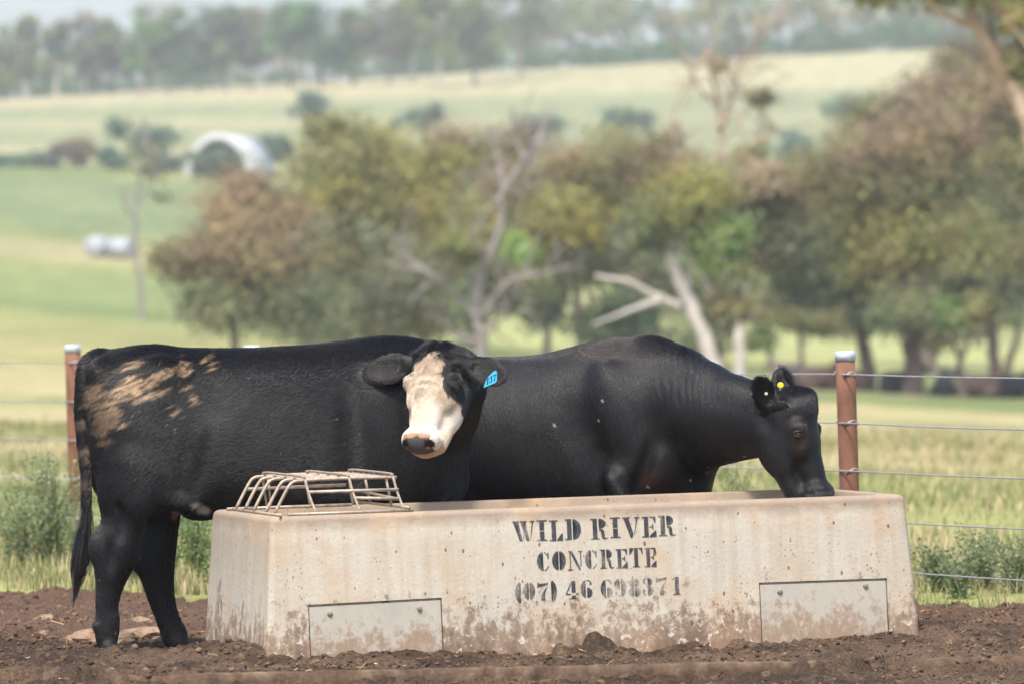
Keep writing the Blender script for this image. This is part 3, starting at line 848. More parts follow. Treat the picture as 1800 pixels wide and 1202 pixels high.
class Head:
    """frame of a head: a runs poll -> muzzle, l across, n out of the face"""
    def __init__(s, P, a, n, k=1.0, kw=1.0, side=1, kv=1.0):
        s.P = np.array(P, float); s.k = k; s.kw = kw; s.kv = kv
        s.a = np.array(a, float) / np.linalg.norm(a)
        n = np.array(n, float); n = n - s.a * (n @ s.a); s.n = n / np.linalg.norm(n)
        s.l = np.cross(s.n, s.a) * side
        s.R3 = np.stack([s.a, s.l, s.n])
    def pt(s, u, v, w): return s.P + s.k * (u * s.a + v * s.kv * s.l + w * s.kw * s.n)
    def uvw(s, X):
        D = (np.asarray(X) - s.P) / s.k
        return D @ s.a, D @ s.l / s.kv, D @ s.n / s.kw
    def grow(s, f, ears, fat=1.0):
        k = s.k; kw = s.kw
        def E(c, r, kk=0.03, cut=False, R3=None): f.ell(s.pt(*c), (r[0] * k, r[1] * k * s.kv, r[2] * k * kw), kk, s.R3 if R3 is None else R3, cut)
        def C(a, b, ra, rb, kk=0.03, flat=None): f.cap(s.pt(*a), s.pt(*b), ra * k, rb * k, kk, flat or ((s.l, s.kv) if s.kv != 1 else None))
        E((.055, 0, -.09), (.085, .098, .09))
        E((.005, 0, -.055), (.045, .058, .05), 0.04)
        C((.09, 0, -.092), (.19, 0, -.09), .098, .092, 0.03)
        C((.20, 0, -.085), (.40, 0, -.066), .078, .054, 0.03)
        E((.445, 0, -.068), (.058, .072, .062), 0.03)
        E((.435, .041, -.065), (.045, .040, .052), 0.02); E((.435, -.041, -.065), (.045, .040, .052), 0.02)
        E((.448, 0, -.128), (.050, .052, .034), 0.015)
        for sg in (-1, 1):
            C((.15, sg * .060, -.180), (.43, sg * .042, -.135), .054, .042, 0.03)
            E((.200, sg * .076, -.160), (.135, .036, .070), 0.035)
            E((.150, sg * .096, -.058), (.042, .026, .034), 0.025)
            E((.215, sg * .080, -.075), (.06, .02, .03), 0.03)
        C((.10, 0, -.16), (.36, 0, -.16), .06, .04, 0.04)
        for sg in (-1, 1):
            E((.176, sg * .122, -.064), (.017, .014, .012), 0.008, True)
            E((.487, sg * .056, -.034), (.018, .012, .020), 0.010, True)
        E((.492, 0, -.106), (.022, .07, .0045), 0.010, True)
        for (sg, root, tip, nor, wid, ln) in ears:
            r0 = np.array(root); t0 = np.array(tip)
            ra = s.pt(*r0); ta = s.pt(*t0); ax = ta - ra; L = np.linalg.norm(ax); ax = ax / L
            nn = nor[0] * s.a + nor[1] * s.l + nor[2] * s.n; nn = nn - ax * (nn @ ax); nn /= np.linalg.norm(nn)
            bb = np.cross(nn, ax); R3 = np.stack([ax, bb, nn])
            f.cap(ra - 0.01 * ax, ra + 0.26 * L * ax, 0.027, 0.031, 0.025)
            f.ell(ra + 0.58 * L * ax, (0.46 * L, wid, 0.019), 0.012, R3)
            f.ell(ra + 0.60 * L * ax + 0.020 * nn, (0.34 * L, wid * 0.68, 0.020), 0.012, R3, True)

def make_hair(name, V, Q, N, n, spec, mat, parent, seed=1, stray=0.16, thick=1.0):
    """short coat: spec(P, Nrm) -> length, direction, lift, colour, keep-weight"""
    r = np.random.default_rng(seed)
    T = np.concatenate([Q[:, [0, 1, 2]], Q[:, [0, 2, 3]]])
    ar = np.linalg.norm(np.cross(V[T[:, 1]] - V[T[:, 0]], V[T[:, 2]] - V[T[:, 0]]), axis=1)
    cen = V[T].mean(1); nc = N[T[:, 0]]
    ar = ar * spec(cen, nc)[4]
    ti = r.choice(len(T), n, p=ar / ar.sum())
    a = r.random((n, 2)); fl = a.sum(1) > 1; a[fl] = 1 - a[fl]
    w = np.stack([1 - a.sum(1), a[:, 0], a[:, 1]], 1)
    P = (V[T[ti]] * w[..., None]).sum(1); Nn = (N[T[ti]] * w[..., None]).sum(1)
    Nn /= np.linalg.norm(Nn, axis=1, keepdims=True)
    L, D, lift, C, _ = spec(P, Nn)
    D = D + stray * r.normal(size=D.shape)
    D = D - Nn * (D * Nn).sum(1, keepdims=True)
    D /= np.linalg.norm(D, axis=1, keepdims=True) + 1e-9
    L = L * r.uniform(0.65, 1.2, n)
    K = 4; pts = np.zeros((n, K, 3), np.float32)
    cur = 0.6 * stray * r.normal(size=(n, 3))
    for j in range(K):
        t = j / (K - 1)
        pts[:, j] = P - 0.001 * Nn + L[:, None] * (t * D + lift[:, None] * (t - 0.55 * t * t) * Nn + t * t * cur)
    hc = bpy.data.hair_curves.new(name)
    hc.add_curves([K] * n)
    hc.attributes['position'].data.foreach_set('vector', pts.ravel())
    rad = np.tile(thick * np.array([0.0008, 0.0008, 0.0006, 0.0002], np.float32), n)
    at = hc.attributes.get('radius') or hc.attributes.new('radius', 'FLOAT', 'POINT')
    at.data.foreach_set('value', rad)
    ca = hc.attributes.new('col', 'FLOAT_COLOR', 'POINT')
    cc = np.ones((n, K, 4), np.float32); cc[:, :, :3] = (C * r.uniform(0.85, 1.15, (n, 1)))[:, None, :]
    ca.data.foreach_set('color', cc.ravel())
    hc.materials.append(mat)
    o = bpy.data.objects.new(name, hc)
    return link(o, parent)

def mat_hide(name='black_hide', spec=.14, sc=(150, 150, 45), r0=.42, r1=.66, bs=.6):
    t = NT(name)
    c = t.attr()
    n = t.noise(t.coord('Object', sc), 1.0, 5, 0.7, 0.8)
    t.bump(n, bs, 0.008)
    t.base(c, t.ramp(n, [(0.3, r0), (0.7, r1)]), spec)
    return t.m
def mat_coat(name, rough, spec):
    t = NT(name)
    t.base(t.attr(), rough, spec)
    return t.m
def mat_plain(name, c, rough, spec=0.5):
    t = NT(name); return t.base(c, rough, spec)

HIDE = mat_hide('black_hide', .28, bs=.3); HIDE2 = mat_hide('sleek_black_hide', .28, (110, 110, 34), .34, .60, .5); COAT = mat_coat('short_coat_hair', 0.40, 0.62); SLEEK = mat_coat('sleek_coat_hair', 0.33, 0.62)
EYE = mat_plain('wet_dark_eye', (.012, .009, .008), 0.06, 0.6)
LID = mat_plain('dark_eyelid', (.012, .011, .011), .45, .5); LIDP = mat_plain('moist_lower_lid', (.020, .017, .016), .35, .3)
TAGBLUE = mat_plain('blue_tag_plastic', (.015, .30, .50), 0.4, 0.5)
TAGYEL = mat_plain('yellow_tag_plastic', (.75, .55, .03), 0.4, 0.5)
TAGINK = mat_plain('tag_ink', (.01, .02, .05), 0.6, 0.2)
TAGWHITE = mat_plain('pale_tag_button', (.55, .45, .32), 0.5, 0.4)

def eyeball(H, sg, parent, r=0.020):
    bm = bmesh.new(); bmesh.ops.create_uvsphere(bm, u_segments=20, v_segments=12, radius=r * H.k)
    me = bpy.data.meshes.new('eye'); bm.to_mesh(me); bm.free(); me.shade_smooth()
    c = H.pt(.176, sg * .103, -.062)
    eo = obj('eye', me, EYE, parent, c)
    # lids: an almond rim lying on the ball, looking outwards
    out = sg * H.l * .86 + H.n * .5; out /= np.linalg.norm(out)
    ux = -H.a + H.n * .1; ux -= out * (ux @ out); ux /= np.linalg.norm(ux); vx = np.cross(out, ux)
    th = np.linspace(0, 2 * np.pi, 28)
    for (name, sel, mt, rr) in (('upper_eyelid', (th <= np.pi + .01), LID, .0045), ('lower_eyelid', (th >= np.pi - .01), LIDP, .0028)):
        t = th[sel]
        P = np.stack([(.011 * np.sin(q)) * ux * (1.15 if name[0] == 'u' else .9) + .023 * np.cos(q) * vx + out * (.0205 - 9.0 * (.023 * np.cos(q)) ** 2) for q in t]) * H.k
        V, F = tube_vf(P, rr * H.k * (0.45 + .55 * np.sin(np.linspace(0, np.pi, len(t)))), 7)
        obj(name, mesh_np(name, V, F, smooth=True), mt, eo)
    return eo

def rot2(v, ang):
    c, s_ = math.cos(ang), math.sin(ang)
    return np.array([c * v[0] + s_ * v[1], -s_ * v[0] + c * v[1], v[2]])   # world -> local of a thing turned by ang

def hoofed(f, x, y, z):                               # a short cloven hoof
    f.cap((x, y - 0.022, z + 0.035), (x + 0.025, y - 0.024, z + 0.0), 0.036, 0.036, 0.01)
    f.cap((x, y + 0.022, z + 0.035), (x + 0.025, y + 0.024, z + 0.0), 0.036, 0.036, 0.01)

# ---- the white-faced steer -------------------------------------------------
def build_steer():
    A1 = math.radians(10)
    O = np.array([-1.977, 25.95, 0.0])
    root = empty('steer', O, A1)
    tag(root, 'black steer with a white blazed face turned to the camera and blue ear tag', 'steer')
    yaw = math.radians(25); pit = math.radians(63)
    h = np.array([-math.sin(yaw), -math.cos(yaw), 0]); up = np.array([0, 0, 1.0])
    a = math.cos(pit) * h - math.sin(pit) * up; n = math.sin(pit) * h + math.cos(pit) * up
    l = np.cross(n, a)
    if l[0] < 0: l = -l
    ro = math.radians(-0.5); a2 = a * math.cos(ro) - l * math.sin(ro)
    Pw = np.array([-137 * 2.575e-3, 25.75, 1.345])
    H = Head(rot2(Pw - O, A1), rot2(a2, A1), rot2(n, A1), 1.0, 1.0, kv=1.14)
    if rot2(l, A1) @ H.l < 0: H.l = -H.l; H.R3 = np.stack([H.a, H.l, H.n])
    f = Field((-0.16, -0.84, -0.10), (2.02, 0.42, 1.50), 0.0105)
    f.loft([(0.020, 1.21, 1.02, .10), (.055, 1.275, .90, .155), (.115, 1.310, .82, .205), (.20, 1.334, .76, .235), (.34, 1.347, .70, .25), (.50, 1.333, .64, .275), (.68, 1.330, .585, .305),
            (.90, 1.336, .535, .325), (1.11, 1.348, .505, .325), (1.32, 1.372, .50, .30), (1.48, 1.380, .52, .265), (1.60, 1.345, .57, .225), (1.70, 1.26, .64, .17), (1.77, 1.10, .72, .09)], 0.06, 2.4)
    for sg in (-1, 1):
        f.ell((.262, sg * .130, .90), (.225, .145, .34), 0.09)                      # thigh
        f.ell((.36, sg * .19, 1.22), (.10, .06, .07), 0.08)                         # hip bone
        f.ell((.10, sg * .10, 1.22), (.06, .05, .06), 0.06)                         # pin bone
        f.ell((1.42, sg * .20, .95), (.17, .10, .30), 0.09)                         # shoulder
        f.ell((.44, sg * .21, .74), (.16, .05, .14), 0.07)                          # flank fold
        f.chain([(1.46, sg * .16, .80, .13), (1.43, sg * .165, .58, .085), (1.45, sg * .165, .36, .062), (1.45, sg * .165, .12, .048), (1.46, sg * .165, .06, .055)], 0.04)
        hoofed(f, 1.47, sg * .165, -0.03)
    for sg in (-1, 1):                                                              # hollow of the flank, crease behind the shoulder, edge of the thigh
        f.ell((.55, sg * .315, 1.13), (.12, .05, .09), 0.10, None, True)
        f.cap((1.235, sg * .352, 1.10), (1.27, sg * .350, .74), .028, .034, 0.10, None, True)
        f.cap((.515, sg * .318, .98), (.455, sg * .285, .70), .024, .030, 0.07, None, True)
    # near hind leg
    f.chain(smooth_line([(.24, -.175, .80, .16), (.205, -.18, .67, .125), (.186, -.185, .57, .082), (.166, -.185, .49, .081), (.154, -.185, .43, .084), (.146, -.185, .38, .077), (.133, -.185, .325, .064), (.116, -.185, .24, .046), (.108, -.185, .17, .039), (.106, -.185, .08, .038), (.110, -.185, .02, .046)], 26), 0.03, ((0, 1, 0), 0.80))
    f.ell((.066, -.185, .445), (.030, .028, .055), 0.06)                            # point of the hock
    f.ell((.118, -.262, .40), (.016, .026, .075), 0.03, None, True); f.ell((.165, -.262, .56), (.018, .02, .08), 0.03, None, True)
    f.ell((.062, -.185, .085), (.018, .03, .022), 0.02); f.ell((.132, -.185, .10), (.03, .035, .06), 0.03)
    hoofed(f, .112, -.185, -0.045)
    # far hind leg, set forward
    f.chain(smooth_line([(.30, .17, .82, .15), (.37, .175, .68, .122), (.394, .18, .56, .078), (.380, .18, .46, .079), (.370, .18, .37, .080), (.384, .18, .265, .060), (.408, .18, .155, .045), (.446, .18, .05, .040), (.466, .18, .0, .046)], 26), 0.03, ((0, 1, 0), 0.80))
    f.ell((.288, .18, .38), (.030, .030, .05), 0.06)
    f.ell((.405, .18, .085), (.018, .03, .022), 0.02)
    hoofed(f, .470, .18, -0.045)
    # sheath and cod under the belly
    f.ell((.56, -.06, .60), (.10, .07, .05), 0.06); f.ell((.44, .03, .64), (.05, .06, .07), 0.05)
    # brisket, neck bent round towards the camera
    f.ell((1.60, 0, .66), (.17, .13, .17), 0.10)
    f.chain([(1.40, 0, 1.10, .245), (1.56, -.03, 1.115, .225), (1.635, -.13, 1.13, .195), (1.655, -.26, 1.17, .165), (H.pt(.10, 0, -.15)[0], H.pt(.10, 0, -.15)[1], H.pt(.10, 0, -.15)[2], .125)], 0.07)
    f.cap((1.63, -.10, 1.00), (1.66, 0.0, .78), .17, .12, 0.08)                     # dewlap side
    f.cap((1.64, -.16, 1.05), H.pt(.13, 0, -.22), .16, .085, 0.06)
    H.grow(f, [(-1, (.035, -.085, -.085), (.095, -.318, -.090), (.05, .35, 1.0), .072, 1), (1, (.035, .085, -.085), (.090, .275, -.145), (.0, -.05, 1.0), .070, 1)])
    # tail root and dock
    f.chain(smooth_line([(.12, 0, 1.28, .05), (.06, -.02, 1.262, .043), (.022, -.05, 1.19, .034), (.010, -.06, 1.05, .029), (.016, -.06, .90, .025), (.028, -.06, .74, .021), (.030, -.06, .60, .018)], 22), 0.022)
    V, Q = f.mesh(); V = relax(V, Q, 3, 0.4)
    N = vnormals(V, Q)
    # uneven hide: hollows, muscle and tufting
    u, v, w = H.uvw(V)
    onhead = (u > -.06) & (u < .56) & (np.abs(v) < .17) & (w > -.27)
    d = 0.010 * (fbm(V[:, 0] * 5, V[:, 1] * 5, V[:, 2] * 5, 2) - 0.5)
    V = V + N * np.where(onhead, d * 0.3, d)[:, None]
    N = vnormals(V, Q)
    def ear_at(P):
        m = np.zeros(len(P), bool)
        for (ra, ta) in ((H.pt(.035, -.105, -.085), H.pt(.085, -.312, -.090)), (H.pt(.035, .105, -.085), H.pt(.085, .275, -.150))):
            ax = ta - ra; t = np.clip((P - ra) @ ax / (ax @ ax), 0, 1.05); dd = P - ra - t[:, None] * ax
            m |= (np.linalg.norm(dd, axis=1) < .078) & (np.abs(dd @ H.n) < .042) & (t > .02)
        return m
    black = np.array([.0048, .0043, .0046])
    def colour(P):
        u, v, w = H.uvw(P)
        x, y, z = P.T
        C = np.tile(black, (len(P), 1)) * (0.8 + 0.5 * fbm(x * 5, y * 5, z * 5, 3))[:, None]
        # dried mud on the rump, in streaks that follow the hair
        s_ = (x * 0.93 + z * 0.37); q_ = (-x * 0.37 + z * 0.93)
        st = fbm(s_ * 11, q_ * 62, 2.0, 5, 0.65)
        reg = np.zeros(len(P))
        for (px, pz, rx, rz, k) in ((.21, 1.155, .16, .050, 1.0), (.34, 1.215, .11, .024, 1.0), (.31, 1.130, .12, .022, .95), (.10, 1.08, .08, .12, .92), (.085, .97, .055, .10, .74), (.22, 1.26, .09, .020, .8), (.47, 1.24, .06, .05, .72), (.50, 1.13, .03, .06, .6), (.60, 1.27, .06, .035, .62), (.44, 1.20, .02, .07, .55), (.42, 1.05, .05, .03, .5), (.47, 1.30, .12, .02, .5)):
            ds = (x - px) * 0.93 + (z - pz) * 0.37; dq = -(x - px) * 0.37 + (z - pz) * 0.93
            reg = np.maximum(reg, k * np.exp(-(ds / rx) ** 2 - (dq / rz) ** 2))
        mud = sstep(0.58, 0.80, reg * 0.64 + st * 0.74) * sstep(0.12, -0.02, y)
        mud = mud * (0.25 + 0.75 * sstep(0.34, 0.50, fbm(s_ * 26 + 5, q_ * 120, 7.0, 3)))
        mcol = np.array([.48, .33, .195]) * (0.62 + 0.7 * fbm(x * 30, y * 30, z * 30, 2))[:, None]
        mcol = mcol * (0.42 + 0.58 * sstep(0.07, 0.19, x + .3 * (z - 1.1)))[:, None]
        C = C + (mcol - C) * mud[:, None]
        tail = (x < 0.062) & (z < 1.02) & (z > .58) & (np.abs(y + .06) < .05)
        tm = tail * sstep(0.42, 0.60, fbm(x * 20, y * 20, z * 14, 3)) * sstep(.58, .75, z)
        C = C + (np.array([.15, .105, .07]) - C) * (tm * 0.8)[:, None]
        # pale hair under the belly
        b = np.exp(-((x - .545) / .055) ** 2 - ((z - .615 - .35 * (.545 - x)) / .024) ** 2) * (y < 0.0)
        b2 = np.exp(-((x - .45) / .03) ** 2 - ((z - .60) / .05) ** 2) * (y > -.04) * (z < .66)
        C = C + (np.array([.62, .53, .45]) - C) * sstep(0.35, 0.6, b)[:, None]
        C = C + (np.array([.48, .30, .22]) - C) * sstep(0.35, 0.6, b2)[:, None]
        # legs: dust and specks low down
        C = C + (np.array([.06, .045, .035]) - C) * (0.5 * sstep(.10, -.03, z) * sstep(.45, .65, fbm(x * 40, y * 40, z * 40, 2)))[:, None]
        # blaze
        jit = 0.030 * (fbm(u * 45, v * 45, w * 45, 3) - 0.5)
        vr = np.interp(u, [.00, .035, .07, .11, .15, .175, .20, .235, .30, .38, .44, .60], [-.02, .012, .040, .052, .072, .090, .110, .125, .125, .120, .15, .2]) + jit
        vl = np.interp(u, [.00, .04, .07, .10, .13, .16, .60], [.01, -.022, -.066, -.090, -.125, -.20, -.2]) + jit
        top = .022 + jit
        wl = np.interp(u, [0, .2, .25, .30, .40, .6], [-.10, -.11, -.15, -.23, -.29, -.3]) + jit * 1.5
        white = (u > top) & (u < .58) & (v < vr) & (v > vl) & (w > wl) & (w < .06) & (np.abs(v) < .15)
        eyep = ((u - .182) / .040) ** 2 + ((v - .098 + jit) / .034) ** 2 < 1
        eyep = eyep | ((u < .185) & (u > .10) & (v > .066 + jit))
        white = white & ~(eyep & (v > 0))
        cw = np.array([.58, .475, .355]) + (np.array([.70, .635, .545]) - np.array([.62, .515, .395])) * sstep(.20, .34, u)[:, None]
        cw = cw * (0.80 + 0.35 * fbm(u * 30, v * 30, w * 30, 3))[:, None]
        cw = cw + (np.array([.52, .37, .23]) - cw) * (0.55 * sstep(.52, .66, fbm(u * 14 + 3, v * 14, w * 14, 3)))[:, None]
        C = np.where(white[:, None], cw, C)
        pad = (u > .428) & (np.abs(v) < .060 + jit * .4) & (w > -.098) & (u < .6)
        pc = np.where((w > -.06 + jit)[:, None] & (u < .450 + jit)[:, None], np.array([.36, .21, .13]), np.array([.060, .052, .050]))
        C = np.where((pad & (np.abs(v) < .15))[:, None], pc * (0.7 + 0.6 * fbm(u * 60, v * 60, w * 60, 2))[:, None], C)
        nos = ((u - .476) / .030) ** 2 + ((np.abs(v) - .054 + .35 * (w + .035)) / .019) ** 2 + ((w + .034) / .026) ** 2 < 1
        C = np.where(nos[:, None], np.array([.010, .007, .007]), C)
        pk = nos & (w < -.044) & (np.abs(v) < .050)
        C = np.where(pk[:, None], np.array([.30, .15, .13]), C)
        chin = (u > .41) & (w < -.098) & (w > -.25) & (np.abs(v) < .08)
        C = np.where(chin[:, None], np.array([.46, .32, .22]) * (0.8 + 0.4 * fbm(u * 50, v * 50, w * 50, 2))[:, None], C)
        earz = ear_at(P)
        C = np.where(earz[:, None], np.array([.017, .015, .014]) * (0.6 + 0.9 * fbm(u * 22, v * 22, w * 22, 3))[:, None], C)
        # flecks of chaff
        sp = vnoise(x * 55, y * 55, z * 55)
        C = np.where((sp > .968)[:, None] & ~white[:, None], np.array([.30, .27, .23]), C)
        return C
    me = mesh_np('body', V, Q, colour(V), smooth=True)
    body = obj('body', me, HIDE, root)
    def spec(P, Nn):
        x, y, z = P.T
        u, v, w = H.uvw(P)
        hd = (u > -.05) & (u < .55) & (np.abs(v) < .16) & (w > -.26)
        ear = ear_at(P)
        D = np.tile(np.array([-.75, 0, -.55]), (len(P), 1))
        wav = np.stack([vnoise(x * 9, z * 9, 1.0) - .5, 0 * x, vnoise(x * 9, z * 9, 5.0) - .5], 1) * .18
        wav = wav + np.stack([vnoise(x * 2.7, z * 2.7, 11.0) - .5, 0 * x, vnoise(x * 2.7, z * 2.7, 15.0) - .5], 1) * 1.5
        D = D + wav
        leg = z < .60
        lw = sstep(.68, .52, z)[:, None]; D = D * (1 - lw) + lw * (np.array([.1, 0, -1.0]) + wav * .4)
        nw = sstep(1.15, 1.5, x)[:, None]; D = D * (1 - nw) + nw * (np.array([-.35, .1, -.9]) + wav)
        curl = np.stack([vnoise(u * 34, v * 34, 2.0) - .5, vnoise(u * 34, v * 34, 8.0) - .5], 1) * 2.6 * sstep(.30, .18, u)[:, None]
        D[hd] = (H.a * (0.9 + curl[hd, :1]) + H.l * (np.sign(v[hd])[:, None] * .25 + curl[hd, 1:]))
        D[ear] = H.l * np.sign(v[ear])[:, None] + 0.3 * H.a
        L = np.full(len(P), .021)
        L = L + .003 * sstep(.95, .55, x) + .006 * sstep(1.22, 1.32, z); L = L - .006 * sstep(.66, .54, z)
        L = np.where(hd, np.interp(u, [-.05, .02, .18, .28, .40, .5], [.045, .034, .022, .013, .009, .004]), L)
        L = np.where(ear, .015, L)
        L = np.where((x < .02) & (z > .5) & (z < 1.1), .026, L)
        lift = .30 + .36 * sstep(1.22, 1.32, z) + .15 * (vnoise(x * 14, y * 14, z * 14) - .5)
        lift = np.where(ear, .55, lift)
        k = sstep(.55, -.1, Nn[:, 1]) * .97 + .03
        k = k * np.where(hd, 2.2, 1) * np.where(ear, 2.0, 1)
        k = np.where((u > .428) & hd & (np.abs(v) < .062) & (w > -.10), 0, k)
        k = np.where(((u - .176) ** 2 + (np.abs(v) - .108) ** 2 + (w + .062) ** 2 < .024 ** 2), 0, k)
        return L, D, lift, colour(P), k
    coat = make_hair('coat', V, Q, N, 230000, spec, COAT, body, 4, 0.10, 0.80); coat['kind'] = 'stuff'
    for sg in (-1, 1): eyeball(H, sg, root)
    # tail switch: long hanging hair from the end of the dock
    r = np.random.default_rng(8); n_ = 900; K = 8
    pts = np.zeros((n_, K, 3), np.float32)
    spine = smooth_line([(.030, -.06, .66), (.026, -.06, .56), (.014, -.06, .46), (.000, -.06, .36), (-.014, -.06, .26), (-.034, -.06, .16)], 40)
    for i in range(n_):
        t0 = r.uniform(0, .42); t1 = min(1.0, t0 + r.uniform(.35, .62)); ph = r.normal(0, 1, 3); wv = r.uniform(0, 6)
        for j in range(K):
            t = t0 + (t1 - t0) * j / (K - 1); p = spine[int(t * 39)]
            sp = .008 + .011 * math.sin(math.pi * min(1, max(0, (t - .05) / .95))) * (j / (K - 1)) ** .5
            pts[i, j] = p + sp * (1 - .75 * sstep(.6, 1.0, t)) * ph * np.array([1.0, 1.0, .3]) + 0.005 * j / K * np.array([math.sin(wv + 5 * t), math.cos(wv + 4 * t), 0])
    hc = bpy.data.hair_curves.new('tail_switch'); hc.add_curves([K] * n_)
    hc.attributes['position'].data.foreach_set('vector', pts.ravel())
    at = hc.attributes.get('radius') or hc.attributes.new('radius', 'FLOAT', 'POINT')
    at.data.foreach_set('value', np.tile(np.linspace(.0014, .0005, K).astype(np.float32), n_))
    ca = hc.attributes.new('col', 'FLOAT_COLOR', 'POINT'); cc = np.ones((n_, K, 4), np.float32); cc[:, :, :3] = black * 1.2
    br = r.random(n_) < .18; cc[br, :, :3] = (.06, .045, .03); ca.data.foreach_set('color', cc.ravel())
    hc.materials.append(COAT); ts = link(bpy.data.objects.new('tail_switch', hc), root); ts['kind'] = 'stuff'
    # ear tag hanging in the ear at the right of the picture
    c = H.pt(.135, .250, -.060); ex = H.l * .92 - H.a * .38; ex /= np.linalg.norm(ex)
    nn = H.n * .8 + H.l * .35; nn -= ex * (nn @ ex); nn /= np.linalg.norm(nn); ey = np.cross(nn, ex)
    if ey[2] < 0: ey = -ey
    def plate(poly, off, th):
        v0 = [c + x * ex + y * ey + off * nn for (x, y) in poly]; v1 = [p - th * nn for p in v0]; k = len(poly)
        m = bpy.data.meshes.new('ear_tag'); m.from_pydata([tuple(p) for p in v0 + v1], [], [list(range(k)), list(range(k, 2 * k))[::-1]] + [[i, k + i, k + (i + 1) % k, (i + 1) % k] for i in range(k)]); m.update(); return m
    tg = obj('ear_tag', plate([(-.040, -.029), (.020, -.026), (.028, -.018), (.038, .016), (.036, .030), (.022, .028), (-.010, .012), (-.030, -.012)], .006, .003), TAGBLUE, root)
    tg['label'] = 'blue numbered ear tag'
    bm = bmesh.new(); pen = -.026
    for ch in '137':
        gw, ps = GLYPH[ch]
        for p in ps:
            vs = [bm.verts.new(c + (pen + x * .026 + y * .012) * ex + (-.020 + y * .030 + (pen + .026) * .10) * ey + .0072 * nn) for (x, y) in p]
            bm.faces.new(vs)
        pen += gw * .026 + .003
    bmesh.ops.triangulate(bm, faces=bm.faces[:])
    m = bpy.data.meshes.new('tag_number'); bm.to_mesh(m); bm.free(); nb = obj('tag_number', m, TAGINK, tg); nb['kind'] = 'stuff'
build_steer()

